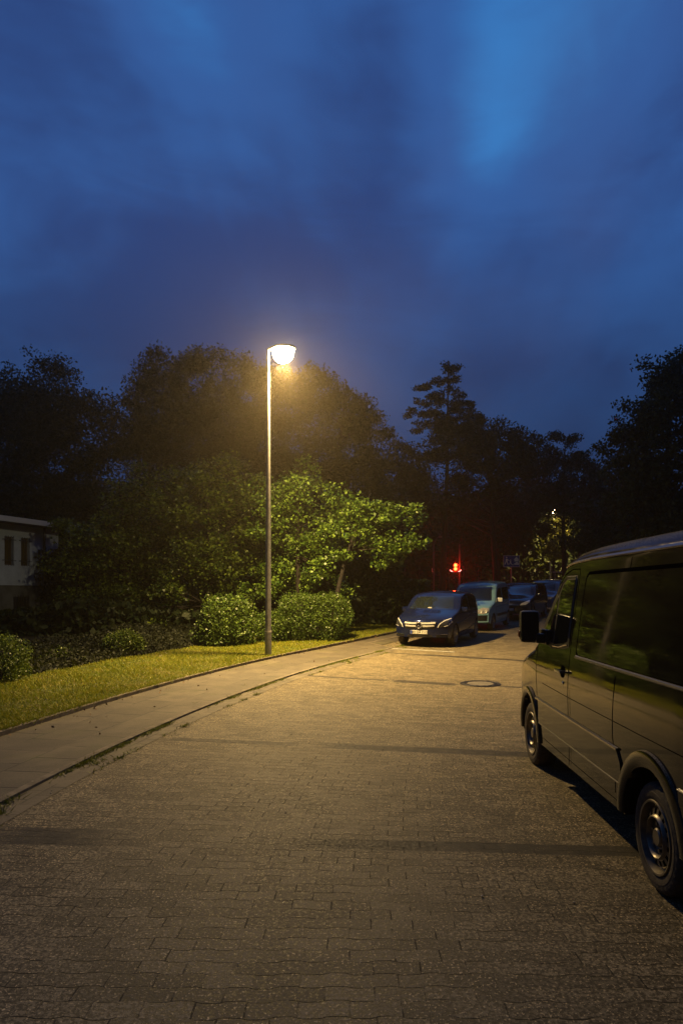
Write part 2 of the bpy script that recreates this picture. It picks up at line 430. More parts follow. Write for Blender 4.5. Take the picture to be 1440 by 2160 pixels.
def ground_sheet():
    bm = bmesh.new()
    ys = [-60, -20, -5] + [i * 1.0 for i in range(0, 62)] + [80, 140, 400, 1500]
    xs = [-1500, -300, -80, -40, -20, 0, 20, 40, 80, 300, 1500]
    rows = [[bm.verts.new((x, y, float(g(float(y))) - .06)) for x in xs] for y in ys]
    for a, b in zip(rows, rows[1:]):
        for k in range(len(a) - 1): bm.faces.new((a[k], a[k + 1], b[k + 1], b[k]))
    tag(mesh('ground', bm, M_SOIL, smooth=60), kind='structure')
ground_sheet()
sheet('road', -14, 75, .5, [lambda s: BAY(s) + .0] + lin(8, -.32, -ROAD_W), .0, M_PAVE)
sheet('gutter', -14, 17.8, .4, [.0, -.155, -.31], .004, M_GUT)
sheet('sidewalk', -14, 62, .4, [1.72, 1.1, .6, lambda s: BAY(s) + .09], WALK_UP, M_WALK)
sheet('kerb', -14, 62, .4, [lambda s: BAY(s) + .09, lambda s: BAY(s) + .0], lambda s: WALK_UP(s) + .006, M_KERB, .14)
sheet('lawn_edging', -14, 62, .4, [1.80, 1.72], lambda s: .085, M_KERB, .14)
sheet('lawn', -14, 62, .6, [5.0, 4.0, 3.0, 2.2, 1.80], lambda s: .045, M_LAWN)
sheet('far_kerb', -14, 75, .5, [-ROAD_W, -ROAD_W - .12], .08, M_KERB, .14)
sheet('far_sidewalk', -14, 75, .5, [-ROAD_W - .12, -ROAD_W - 2.0], .075, M_WALK)
sheet('parking_line', 17.35, 17.47, .06, [-.05, -1.9], .006, M_WHITE)

# manhole: cast ring round a concrete filling
def manhole():
    s_, t_ = 0, 0
    x, y = 2.75, 13.55; z = float(g(y))
    o = empty('manhole_cover', (x, y, z + .001), R(-20), 'round cast iron manhole cover with pale concrete centre set in the paving', 'manhole cover')
    tilt = math.atan2(float(g(y + .5)) - float(g(y - .5)), 1.0); o.rotation_euler = (tilt, 0, R(-20))
    bm = bmesh.new(); n = 48
    lathe(bm, [(.40, -.02), (.40, .008), (.365, .008), (.36, .003), (.35, .003), (.345, .008), (.265, .008), (.26, .002), (.255, -.01)], n)
    mesh('ring', bm, mat('cast_iron', (.030, .027, .024), .45, .6, bump=(1, 60, .01)), o, 40)
    bm = bmesh.new(); lathe(bm, [(.256, .007), (.18, .007), (.08, .007), (.0005, .007)], n)
    mesh('filling', bm, mat('cover_concrete', (.13, .115, .09), .8, bump=(.8, 70, .005), vary=.25), o)
    for k in range(16):
        a = 2 * math.pi * k / 16; bm = bmesh.new()
        M = Matrix.Rotation(a, 4, 'Z') @ Matrix.Translation((.305, 0, 0))
        box(bm, -.022, .022, -.03, .03, .006, .013, .003, M)
        mesh('grip_stud', bm, MATS['cast_iron'], o)
manhole()

# ------------------------------------------------------------------ grass
rng = np.random.default_rng(11)
def blades(name, pts, h, w, m_, lean=.5):
    """triangular blades of grass; pts (N,3)"""
    N = len(pts); a = rng.uniform(0, 2 * np.pi, N); hh = h * rng.uniform(.5, 1.3, N)
    hh = hh * (1 + .35 * np.sin(pts[:, 0] * 3.1 + 1.7 * np.sin(pts[:, 1] * 1.3)) * np.sin(pts[:, 1] * 2.3 + pts[:, 0]) + .8 * (rng.random(N) > .985))
    dx, dy = np.cos(a) * w / 2, np.sin(a) * w / 2
    lx = rng.normal(0, lean, N) * hh; ly = rng.normal(0, lean, N) * hh
    V = np.empty((N, 3, 3))
    V[:, 0] = pts + np.c_[dx, dy, np.zeros(N)]; V[:, 1] = pts - np.c_[dx, dy, np.zeros(N)]
    V[:, 2] = pts + np.c_[lx, ly, hh]
    return quads_mesh(name, V.reshape(-1, 3), m_, tris=True)
def road_pts(ss, ts, dz):
    th = np.minimum(ss / RC, TH1); th = np.maximum(th, 0)
    x = CX - (RC + ts) * np.cos(th); y = CY + (RC + ts) * np.sin(th)
    e = np.maximum(ss - RC * TH1, 0); x += e * math.sin(TH1); y += e * math.cos(TH1)
    y += np.minimum(ss, 0)
    return np.c_[x, y, g(y) + dz]
N = 150000
ss = 4.5 + 27 * rng.random(N) ** 1.25; ts = rng.uniform(1.78, 5.15, N)
tag(blades('grass', road_pts(ss, ts, .04), .045, .016, M_GRASS, .6), kind='stuff')
N = 9000
ss = rng.uniform(4, 30, N); ts = rng.normal(1.80, .035, N)
tag(blades('edging_grass', road_pts(ss, ts, .06), .075, .014, M_GRASS, .8), kind='stuff')
def weeds():
    out = []
    for k in range(600):
        s_ = rng.uniform(.5, 19); dens = .5 + .5 * math.sin(s_ * 2.3) * math.sin(s_ * .9 + 1)
        if rng.random() > dens * (1.0 if s_ < 7 else .8): continue
        n_ = int(rng.integers(10, 46)); t0 = rng.choice([-.02, -.02, -.02, -.315, -.16, .3], p=[.3, .3, .2, .14, .03, .03]); r_ = rng.uniform(.02, .07)
        out.append(np.c_[rng.normal(s_, r_ * 1.8, n_), rng.normal(t0, .018 + r_ * .25, n_)])
    q = np.vstack(out)
    return q
q = weeds()
pts = road_pts(q[:, 0], q[:, 1], .004)
tag(blades('kerb_weeds', pts, .035, .013, M_WEED, 1.1), kind='stuff')

# small pale stones, cigarette ends and dead leaves lying about
def litter():
    bm = bmesh.new()
    for k in range(150):
        s_ = rng.uniform(.2, 16); t_ = rng.uniform(-7, 1.6) if rng.random() < .5 else rng.normal(-.1, .15)
        x, y = road(s_, t_); z = float(g(y)) + (WALK_UP(s_) if t_ > 0.05 else .004)
        r_ = rng.uniform(.004, .011)
        m4 = Matrix.Translation((x, y, z + r_ * .4)) @ Matrix.Rotation(rng.uniform(0, 6), 4, 'Z') @ Matrix.Diagonal((1.3, .9, .5, 1))
        bmesh.ops.create_icosphere(bm, subdivisions=1, radius=r_, matrix=m4)
    tag(mesh('scattered_grit', bm, mat('pale_grit', (.30, .27, .22), .7, vary=.4)), kind='stuff')
litter()

# ------------------------------------------------------------------ foliage
def W(px, py, Z):
    return ((px - 720) / 1440 * Z, Z, 1.92 + (1250 - py) / 1440 * Z)
def unit(n):
    v = rng.normal(size=(n, 3)); return v / np.linalg.norm(v, axis=1)[:, None]
def leaf_quads(c, size, up=.0):
    n = len(c); a = unit(n); b_ = unit(n)
    if up:
        a[:, 2] *= (1 - up); b_[:, 2] *= (1 - up)
    a /= np.linalg.norm(a, axis=1)[:, None]
    b_ = b_ - a * (a * b_).sum(1)[:, None]; b_ /= np.linalg.norm(b_, axis=1)[:, None] + 1e-9
    s = size * rng.uniform(.6, 1.25, n)[:, None]
    V = np.empty((n, 4, 3))
    V[:, 0] = c - a * s * .5; V[:, 1] = c + b_ * s * .36 - a * s * .05; V[:, 2] = c + a * s * .5; V[:, 3] = c - b_ * s * .36 - a * s * .05
    return V.reshape(-1, 3)
n_ = 260
ss = rng.uniform(4.5, 22, n_); ts = rng.uniform(1.9, 5.0, n_)
tag(quads_mesh('daisies', leaf_quads(np.repeat(road_pts(ss, ts, .085), 2, axis=0), .022), mat('daisy_white', (.55, .53, .44), .7)), kind='stuff')
n_ = 150
ss = rng.uniform(1, 20, n_); ts = np.where(rng.random(n_) < .5, rng.normal(1.55, .12, n_), rng.uniform(.15, 5.0, n_))
tag(quads_mesh('fallen_leaves', leaf_quads(road_pts(ss, ts, .055), .045), mat('dead_leaf_brown', (.16, .085, .03), .8, vary=.4)), kind='stuff')

def lobe_leaves(lobes, size, dens, clump, up=0.0, inner=.35, coarse=0, cr=.3, flat=.55):
    """lobes: (cx,cy,cz,rx,ry,rz). Leaves sit in clumps on twigs spread through each lobe."""
    out = []; tips = []
    for (cx, cy, cz, rx, ry, rz) in lobes:
        area = 4 * math.pi * ((rx * ry) ** 1.6 / 3 + (rx * rz) ** 1.6 / 3 + (ry * rz) ** 1.6 / 3) ** (1 / 1.6)
        nl = int(dens * area / (size * size * .36)); nt = max(12, nl // clump)
        d = unit(nt); r = inner + (1.02 - inner) * rng.random(nt) ** .6
        ph = rng.uniform(0, 6.28, 3)
        bum = 1 + .07 * np.sin(d[:, 0] * 5 + ph[0]) + .07 * np.sin(d[:, 1] * 6 + ph[1]) + .08 * np.sin(d[:, 2] * 7 + ph[2])
        r = r * bum
        tp = np.c_[cx + d[:, 0] * r * rx, cy + d[:, 1] * r * ry, cz + d[:, 2] * r * rz]
        if coarse:
            nc = max(5, nt // coarse); pick = rng.integers(0, nt, nc); cen = tp[pick]
            tp = cen[rng.integers(0, nc, nt)] + unit(nt) * (rng.random(nt) ** .5)[:, None] * np.array([1.0, 1.0, flat]) * cr * min(rx, rz)
        tips.append(tp)
        sg = size * (clump ** .42) * .50
        k = rng.integers(int(clump * .5), int(clump * 1.5), nt)
        ctr = np.repeat(tp, k, axis=0)
        ctr = ctr + unit(len(ctr)) * (rng.random(len(ctr)) ** .45 * sg * 1.75)[:, None] * np.array([1, 1, .6])
        out.append(leaf_quads(ctr, size, up))
    return np.vstack(out), np.vstack(tips)

def tree(name, label, cat, Z, tpx, lobes_px, size=.2, dens=1.9, clump=26, m_=None, tr=.22, group=None, up=0., base_z=None, depth=1.0, limbs=26, fork=.35, lean=0., coarse=None, cr=None, flat=.55):
    if coarse is None:
        coarse, cr, flat = (6, .46, .6) if name == 'ragged_tree' else (5, .40, .95)
    lobes = []
    for lb in lobes_px:
        px, py, rx, ry = lb[:4]; dz = lb[4] if len(lb) > 4 else 0.
        x, y, z = W(px, py, Z); k = Z / 1440
        x = (px - 720) / 1440 * (Z + dz); z = 1.92 + (1250 - py) / 1440 * (Z + dz)
        lobes.append((x, Z + dz, z, rx * k, max(rx, ry) * k * .8 * depth, ry * k))
    bx = (tpx - 720) / 1440 * Z; gz = float(g(Z)) - .05 if base_z is None else base_z
    o = empty(name, (bx, Z, gz), 0, label, cat, group)
    V, tips = lobe_leaves(lobes, size, dens, clump, up, coarse=coarse, cr=cr, flat=flat)
    V = V - np.array([bx, Z, gz])
    V = V[np.repeat(V.reshape(-1, 4, 3)[:, :, 2].min(1) > -.02, 4)]
    quads_mesh('crown', V, m_ or M_LEAF_DARK, o)
    # trunk and limbs
    top = max(l[2] + l[5] * .55 for l in lobes) - gz
    tx = float(np.average([l[0] for l in lobes], weights=[l[3] for l in lobes])) - bx
    bm = bmesh.new(); n = 9; path = []; rad = []
    for i in range(n):
        f = i / (n - 1)
        path.append((tx * f ** 1.5 + math.sin(f * 5 + tpx) * .12 * tr * 4 + lean * f, math.cos(f * 4 + tpx) * .1, top * f)); rad.append(tr * (1 - f) ** .8 + .012 + (.08 * tr / .2 if i == 0 else 0))
    tube(bm, path, rad, 9)
    tl = tips - np.array([bx, Z, gz]); idx = rng.choice(len(tl), min(limbs, len(tl)), replace=False)
    for i in idx:
        p = Vector(tl[i]); f = min(.92, max(fork * .5, (p.z - (Vector((p.x, p.y)).length) * .55) / top))
        j = f * (n - 1); j0 = int(j); q0 = Vector(path[j0]).lerp(Vector(path[min(j0 + 1, n - 1)]), j - j0)
        r0 = max(.02, rad[j0] * .42); mid = q0.lerp(p, .5) + Vector((0, 0, -.06 * (p - q0).length + rng.uniform(-.1, .2)))
        q1 = q0.lerp(mid, .5) + Vector((rng.uniform(-.1, .1), rng.uniform(-.1, .1), 0)); q2 = mid.lerp(p, .5) + Vector((0, 0, .05))
        tube(bm, [q0, q1, mid, q2, p], [r0, r0 * .75, r0 * .5, r0 * .28, .006], 5, False)
    mesh('trunk', bm, M_BARK, o, 60)
    return o

def build_trees():
    far = 'dark trees behind the lawn'
    # --- tall wall of trees on the left (about 38-42 m off)
    tree('broadleaf_tree', 'tall dark round-topped tree behind the white house at the left edge', 'tree', 41, 60,
         [(20, 900, 110, 105), (100, 860, 95, 92), (180, 905, 70, 85), (60, 1040, 130, 110), (180, 1050, 80, 110), (-80, 880, 90, 100), (-60, 1050, 110, 100)], .16, 1.7, 42, M_LEAF_DARK, .3, far)
    tree('broadleaf_tree', 'tall dark tree with a two-humped top left of the street lamp', 'tree', 39, 350,
         [(335, 815, 62, 66), (425, 800, 62, 60), (285, 920, 60, 80), (370, 930, 95, 90), (460, 900, 80, 90), (330, 1060, 110, 100), (440, 1050, 90, 100)], .155, 1.8, 42, M_LEAF_DARK, .3, far)
    tree('broadleaf_tree', 'tall dark tree right behind the lit lamp head', 'tree', 40, 560,
         [(520, 820, 62, 68), (600, 850, 70, 74), (560, 950, 95, 90), (540, 1070, 110, 90), (640, 1060, 70, 90)], .155, 1.8, 42, M_LEAF_DARK, .3, far)
    tree('broadleaf_tree', 'tall dark tree right of the lamp head sloping down to open sky', 'tree', 38, 700,
         [(682, 838, 50, 56), (738, 872, 44, 52), (775, 905, 34, 44), (700, 950, 80, 85), (770, 1010, 55, 80), (680, 1070, 90, 80), (790, 1090, 55, 70)], .155, 1.8, 42, M_LEAF_DARK, .3, far)
    # --- centre
    tree('broadleaf_tree', 'lower dark tree filling the dip left of the tall ragged tree', 'tree', 46, 845,
         [(835, 985, 40, 52), (872, 1000, 40, 55), (850, 1080, 60, 70), (820, 1130, 50, 60)], .20, 1.5, 22, M_LEAF_DARK, .22, far)
    tree('ragged_tree', 'tall ragged tree with tiered side branches standing above its neighbours', 'tree', 44, 935,
         [(946, 776, 20, 15), (955, 797, 12, 9), (930, 806, 20, 7), (903, 812, 20, 6), (884, 819, 9, 4), (950, 822, 14, 9), (922, 836, 26, 7), (893, 850, 22, 6), (872, 866, 14, 5), (860, 876, 6, 3), (968, 838, 16, 6),
          (984, 852, 18, 6), (945, 856, 28, 9), (915, 872, 30, 7), (975, 872, 32, 8), (1005, 882, 22, 6), (945, 884, 30, 10), (900, 893, 20, 7), (882, 910, 12, 6), (950, 904, 46, 14), (990, 905, 34, 13), (945, 950, 62, 38), (1010, 965, 40, 42)], .15, 1.7, 12, M_LEAF_DARK, .20, far, limbs=60, up=.4, fork=.75)
    tree('broadleaf_tree', 'wide dome-shaped dark tree right of the ragged tree', 'tree', 45, 1045,
         [(1000, 930, 48, 38), (1052, 925, 52, 40), (1098, 950, 42, 42), (1125, 985, 30, 36), (1070, 990, 60, 50), (1000, 1020, 50, 50), (930, 1050, 60, 60)], .17, 1.6, 24, M_LEAF_DARK, .22, far, limbs=40)
    tree('broadleaf_tree', 'thin-crowned dark tree with sky showing between its twigs', 'tree', 50, 1190,
         [(1180, 935, 34, 24), (1160, 965, 30, 24), (1205, 968, 36, 26), (1180, 1000, 42, 28), (1235, 985, 22, 30), (1250, 1010, 24, 30), (1200, 1050, 60, 40), (1140, 1040, 40, 40)], .17, 1.35, 20, M_LEAF_DARK, .2, far, limbs=50)
    tree('broadleaf_tree', 'small dark tree in the gap before the high right-hand trees', 'tree', 48, 1265,
         [(1262, 1040, 30, 45), (1290, 1080, 34, 50), (1250, 1100, 40, 50), (1320, 1080, 50, 60)], .17, 1.5, 20, M_LEAF_DARK, .2, far)
    # --- right
    tree('broadleaf_tree', 'big dark tree rising behind the van at the right edge', 'tree', 30, 1400,
         [(1425, 790, 62, 58), (1395, 850, 55, 55), (1340, 905, 50, 45), (1305, 955, 32, 45), (1430, 920, 100, 90), (1345, 1000, 65, 70), (1440, 1040, 100, 90), (1520, 850, 90, 110), (1390, 1110, 90, 60), (1315, 1050, 40, 60)], .15, 1.7, 24, M_LEAF_DARK, .3, far, limbs=40)
    tree('broadleaf_tree', 'dark tree mass behind the van roof', 'tree', 36, 1300,
         [(1250, 1120, 60, 60), (1320, 1130, 70, 60), (1400, 1150, 80, 60), (1480, 1130, 80, 80)], .17, 1.5, 22, M_LEAF_DARK, .2, far)
    # --- middle ground
    tree('park_tree', 'dim olive tree behind the blue sign and the red signal', 'tree', 52, 1050,
         [(1010, 1080, 55, 45), (1075, 1070, 55, 45), (1040, 1130, 70, 45), (1110, 1120, 40, 45), (960, 1120, 40, 40)], .18, 1.6, 22, M_LEAF_OLIVE, .2)
    tree('park_tree', 'small yellow-green tree lit by the distant street lamp', 'tree', 58.5, 1163,
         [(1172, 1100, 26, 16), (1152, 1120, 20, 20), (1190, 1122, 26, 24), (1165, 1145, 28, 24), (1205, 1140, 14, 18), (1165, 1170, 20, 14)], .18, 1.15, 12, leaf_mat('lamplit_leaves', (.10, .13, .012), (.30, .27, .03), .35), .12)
    # --- the big lit shrubs behind the hedge
    lit = 'broad-leaved trees behind the hedge'
    tree('hazel_tree', 'spreading broad-leaved tree hiding the end of the white house', 'tree', 26.5, 270,
         [(175, 1180, 62, 62), (235, 1120, 70, 60), (300, 1080, 75, 65), (255, 1200, 80, 60), (330, 1160, 80, 70), (190, 1270, 60, 50), (290, 1270, 80, 50), (140, 1120, 30, 26), (340, 1020, 60, 45), (205, 1330, 60, 32)], .125, 1.15, 22, M_LEAF_LIT, .14, lit, coarse=7, cr=.48, flat=.8, limbs=40, up=.35)
    tree('hazel_tree', 'broad-leaved tree just left of the lamp post', 'tree', 25, 440,
         [(400, 1060, 75, 70), (470, 1030, 70, 60), (520, 1090, 70, 60), (430, 1150, 80, 60), (500, 1180, 70, 60), (400, 1240, 70, 50), (480, 1270, 60, 45), (350, 1310, 60, 35)], .12, 1.15, 22, M_LEAF_LIT, .14, lit, coarse=7, cr=.48, flat=.8, limbs=40, up=.35)
    tree('hazel_tree', 'broad-leaved tree just right of the lamp post', 'tree', 24, 630,
         [(590, 1050, 65, 60), (650, 1020, 60, 50), (620, 1120, 75, 55), (690, 1080, 60, 50), (670, 1150, 50, 36), (590, 1190, 50, 40), (560, 1240, 45, 36), (640, 1222, 48, 26), (700, 1240, 40, 22)], .12, 1.1, 20, M_LEAF_BRIGHT, .13, lit, coarse=7, cr=.50, flat=.75, limbs=16, up=.4, fork=1.0)
    tree('hazel_tree', 'brightest lamplit tree with low branches reaching over the parked cars', 'tree', 23.2, 700,
         [(740, 1060, 48, 40), (790, 1085, 55, 38), (840, 1095, 45, 34), (760, 1130, 55, 30), (820, 1145, 50, 26), (870, 1120, 32, 30), (700, 1110, 34, 30), (880, 1150, 18, 16), (725, 1178, 40, 20), (790, 1178, 34, 16), (846, 1168, 28, 14), (665, 1205, 40, 26)], .125, .80, 16, M_LEAF_BRIGHT, .09, lit, coarse=7, cr=.50, flat=.7, limbs=12, up=.45, fork=1.2)
build_trees()

def bush(name, label, cat, Z, boxes, size, dens, m_, group=None, clump=8):
    """boxes: (px, py, rx, ry) lobes of a shrub; squared lobes make a clipped hedge"""
    cx = sum(b[0] for b in boxes) / len(boxes); bx = (cx - 720) / 1440 * Z; gz = float(g(Z)) + .03
    o = empty(name, (bx, Z, gz), 0, label, cat, group); out = []
    for (px, py, rx, ry, sq) in boxes:
        x, y, z = W(px, py, Z); k = Z / 1440; rx *= k; ry *= k; rd = min(rx, 1.1)
        area = 8 * rx * ry + 8 * rd * rx; nl = int(dens * area / (size * size * .36)); nt = max(10, nl // clump)
        d = unit(nt)
        if sq:
            mx = (np.abs(d) ** sq).sum(1) ** (1 / sq); d = d / mx[:, None]
        r = .72 + .30 * rng.random(nt) ** .7
        ph = rng.uniform(0, 6, 2); r = r * (1 + .05 * np.sin(d[:, 0] * 7 + ph[0]) + .04 * np.sin(d[:, 2] * 6 + ph[1]))
        tp = np.c_[x + d[:, 0] * r * rx, y + d[:, 1] * r * rd, z + d[:, 2] * r * ry]
        ctr = np.repeat(tp, clump, axis=0); ctr = ctr + rng.normal(size=ctr.shape) * size * .9
        # some long shoots on top
        out.append(leaf_quads(ctr, size))
        ns = int(14 * rx); st = np.c_[x + rng.uniform(-.9, .9, ns) * rx, y + rng.uniform(-.6, .6, ns) * rd, np.full(ns, z + ry * .92)]
        for q in range(5): out.append(leaf_quads(st + np.c_[rng.normal(0, .02, ns), rng.normal(0, .02, ns), np.full(ns, q * .035) * rng.uniform(.3, 1.3, ns)], size * .8))
    V = np.vstack(out) - np.array([bx, Z, gz]); V = V[np.repeat(V.reshape(-1, 4, 3)[:, :, 2].min(1) > -.03, 4)]
    quads_mesh('foliage', V, m_, o)
    bm = bmesh.new()
    for (px, py, rx, ry, sq) in boxes:
        x = (px - 720) / 1440 * Z - bx; k = Z / 1440
        for j in range(7):
            a = rng.uniform(0, 6.28); f = rng.uniform(.3, .75)
            e = Vector((x + math.cos(a) * rx * k * f, math.sin(a) * .5 * f, 1.92 + (1250 - py) / 1440 * Z - gz + ry * k * .4))
            tube(bm, [(x + math.cos(a) * .08, math.sin(a) * .08, 0), (x * .6 + e.x * .4, e.y * .4, e.z * .5), e], [.02, .014, .005], 5, False)
    mesh('stems', bm, M_BARK, o)
    return o
HG = 'shrubs and hedges along the lawn'
bush('rounded_bush', 'rounded dark green bush left of the lamp post foot', 'bush', 20.6, [(482, 1318, 62, 60, 0), (470, 1345, 56, 34, 0)], .075, 1.6, M_LEAF_HEDGE, HG)
bush('rounded_bush', 'low bush directly behind the lamp post', 'bush', 21.4, [(570, 1325, 36, 36, 0)], .065, 1.6, M_LEAF_HEDGE, HG)
bush('clipped_hedge', 'square clipped light green hedge right of the lamp post', 'hedge', 22.3, [(662, 1302, 78, 44, 5)], .06, 1.9, M_LEAF_HEDGE, HG)
bush('clipped_hedge', 'light green hedge end beside the dark blue car', 'hedge', 28, [(858, 1272, 32, 24, 4)], .075, 1.6, M_LEAF_HEDGE, HG)
bush('clipped_hedge', 'square dark hedge at the left edge of the lawn', 'hedge', 13.7, [(-8, 1400, 52, 56, 6)], .05, 1.5, M_LEAF_LIT, HG)
bush('small_bush', 'small round bush under the spreading tree', 'bush', 18.5, [(262, 1362, 40, 30, 0)], .055, 1.5, M_LEAF_LIT, HG)
bush('small_bush', 'low dim bush beside the dark hedge at the left', 'bush', 17.5, [(130, 1398, 48, 26, 0)], .055, 1.2, M_LEAF_LIT, HG)

def mass(name, regions, size, n, m_):
    """a closed-in far wood: leafy mass behind everything else"""
    out = []
    for (x0, x1, y0, y1, z0, z1, k) in regions:
        c = np.c_[rng.uniform(x0, x1, k), rng.uniform(y0, y1, k), rng.uniform(z0, z1, k)]
        c[:, 2] -= np.abs(np.sin(c[:, 0] * .35)) * .6
        out.append(leaf_quads(c, size))
    tag(quads_mesh(name, np.vstack(out), m_), kind='stuff')
mass('far_woods', [(-52, 60, 64, 72, .8, 11.5, 60000), (-40, -8, 44, 47, .6, 9, 20000), (14, 40, 62, 64, .8, 12, 16000), (2, 22, 61, 63, .8, 10, 22000)], .55, 0, M_LEAF_DARK)
mass('undergrowth', [(-16, 2.5, 27.5, 30, .4, 4.2, 36000), (-18, -4, 24, 26, .2, 1.8, 12000), (-3, 3.8, 29, 31, .4, 3.0, 14000)], .26, 0, M_LEAF_DARK)
def understorey():
    n = 60000; ss = rng.uniform(4, 34, n); ts = rng.uniform(5.15, 9.0, n); p = road_pts(ss, ts, .0)
    h = (.12 + .40 * np.minimum(1, (ts - 5.1) / 2.2)) * (.75 + .35 * np.sin(ss * 2.1) * np.sin(ss * .77 + ts))
    p[:, 2] += h * rng.random(n) ** .6
    tag(quads_mesh('ground_cover', leaf_quads(p, .09), leaf_mat('ground_cover_leaves', (.006, .010, .003), (.014, .018, .005), .15, .7)), kind='stuff')
understorey()

# ------------------------------------------------------------------ street lamps
def glow_mat(name, col, st):
    return mat(name, (.8, .75, .6), .3, emis=col, estr=st)
def street_lamp(x, y, H, rz, label, energy, lit=True, k=1.0, estr=60):
    gz = float(g(y)); o = empty('street_lamp', (x, y, gz), rz, label, 'street lamp', 'street lamps')
    bm = bmesh.new()
    lathe(bm, [(.088, -.05), (.088, .62), (.084, .66), (.078, .70), (.062, H * .5), (.042, H - .12), (.040, H)], 20)
    mesh('pole', bm, M_STEEL, o, 40)
    bm = bmesh.new(); lathe(bm, [(.0905, .645), (.0915, .65), (.0915, .672), (.0905, .677)], 20)
    mesh('reflective_band', bm, mat('white_band', (.75, .73, .68), .5), o)
    bm = bmesh.new(); box(bm, -.012, .012, -.094, -.080, .78, 1.12, .004)
    mesh('service_door', bm, M_STEEL, o)
    # luminaire reaches out over the street along local +x
    hd = bmesh.new(); n = 20; rings = []
    for i, (u, hw, zt) in enumerate(((-.06, .035, .03), (0., .06, .05), (.08, .12, .07), (.20, .19, .09), (.34, .20, .10), (.48, .18, .085), (.58, .12, .06), (.62, .04, .03))):
        ring = []
        for j in range(n):
            a = 2 * math.pi * j / n; c, s_ = math.cos(a), math.sin(a)
            ring.append(hd.verts.new((u * k + .04, c * hw * k, H + .02 + (s_ * zt if s_ > 0 else s_ * .03) * k)))
        rings.append(ring)
    for a, b in zip(rings, rings[1:]):
        for j in range(n): hd.faces.new((a[j], a[(j + 1) % n], b[(j + 1) % n], b[j]))
    hd.faces.new(rings[0]); hd.faces.new(rings[-1])
    mesh('lamp_head', hd, mat('lamp_housing', (.25, .25, .24), .5, .3), o, 50)
    bw = bmesh.new(); rings = []
    for i, (f, zz_) in enumerate(((1.0, -.01), (1.0, .04), (.97, .10), (.88, .17), (.72, .235), (.5, .28), (.25, .305), (.08, .31))):
        rings.append([bw.verts.new((.04 + k * (.32 + math.cos(2 * math.pi * j / 28) * .255 * f), k * math.sin(2 * math.pi * j / 28) * .20 * f, H - .012 - zz_ * k)) for j in range(28)])
    for a, b in zip(rings, rings[1:]):
        for j in range(28): bw.faces.new((a[j], a[(j + 1) % 28], b[(j + 1) % 28], b[j]))
    bw.faces.new(rings[-1])
    mesh('lamp_glass', bw, glow_mat('lit_lamp_glass_%d' % estr, (1.0, .76, .38), estr) if lit else mat('lamp_glass_off', (.2, .2, .19), .2), o, 60)
    if lit:
        ld = bpy.data.lights.new('lamp_light', 'SPOT'); ld.energy = energy; ld.color = (1.0, .665, .25)
        ld.spot_size = R(164); ld.spot_blend = .35; ld.shadow_soft_size = .10
        # beam shaped by hand: weaker outwards, dimmed towards the viewer
        ld.use_nodes = True; t = NT(ld.node_tree); em = t.n['Emission']
        geo = t.new('ShaderNodeTexCoord'); dn = t.vm('NORMALIZE', geo.outputs['Normal'])
        cz = t.m('ABSOLUTE', t.sep(dn)[2]); fx = t.sep(dn)[0]
        base = t.ramp(cz, .38, .86, .60, 1.20)
        back = t.m('MULTIPLY', t.ramp(fx, -.75, .10, 1.0, 0.0), t.ramp(cz, .50, .85, 1.0, 0.0))   # little light on the house side
        near = t.m('MULTIPLY', t.ramp(t.sep(dn)[1], -.95, -.50, 1.0, 0.0), .36)
        t.put(em.inputs['Strength'], t.m('MULTIPLY', t.m('MULTIPLY', base, t.m('SUBTRACT', 1.0, near)), t.m('SUBTRACT', 1.0, t.m('MULTIPLY', back, .90))))
        lo = bpy.data.objects.new('lamp_light', ld); COL.objects.link(lo); lo.parent = o
        lo.location = (.04 + .32 * k, 0, H - .34 * k)
    return o
street_lamp(-1.92, 17.93, 8.05, R(-8), 'lit grey street lamp on the lawn edge beside the pavement', LAMP_ENERGY, True, 1.12, 330)
street_lamp(18.3, 60.0, 8.1, R(5), 'small distant lit street lamp above the parked cars', FAR_LAMP_ENERGY, True, 1.0, 60)

def curved_lamp():
    Z = 49; x, y, z0 = W(914, 1300, Z); gz = float(g(Z))
    o = empty('curved_lamp', (x, Z, gz), 0, 'thin unlit lamp post with curved top left of the red signal', 'street lamp')
    H = 1.92 + (1250 - 1131) / 1440 * Z - gz; bm = bmesh.new()
    pts = [(0, 0, 0), (0, 0, H * .5), (0, 0, H - .9)] + [(.42 - .42 * math.cos(a), 0, H - .9 + .85 * math.sin(a)) for a in (R(20), R(40), R(60), R(80))]
    tube(bm, pts, [.05, .045, .04, .038, .036, .034, .03], 8); mesh('pole', bm, mat('dull_pole', (.10, .10, .10), .7), o, 60)
    bm = bmesh.new(); box(bm, .34, .66, -.07, .07, H - .09, H - .02, .02); mesh('lamp_head', bm, M_STEEL, o)
    bm = bmesh.new(); box(bm, -.12, -.08, -.03, -.01, 1.92 + (1250 - 1203) / 1440 * Z - gz - .1, 1.92 + (1250 - 1203) / 1440 * Z - gz + .14, .005); box(bm, -.09, .0, -.02, -.0, 2.3, 2.34)
    mesh('reflector', bm, mat('reflector_white', (.85, .8, .75), .3), o)
curved_lamp()

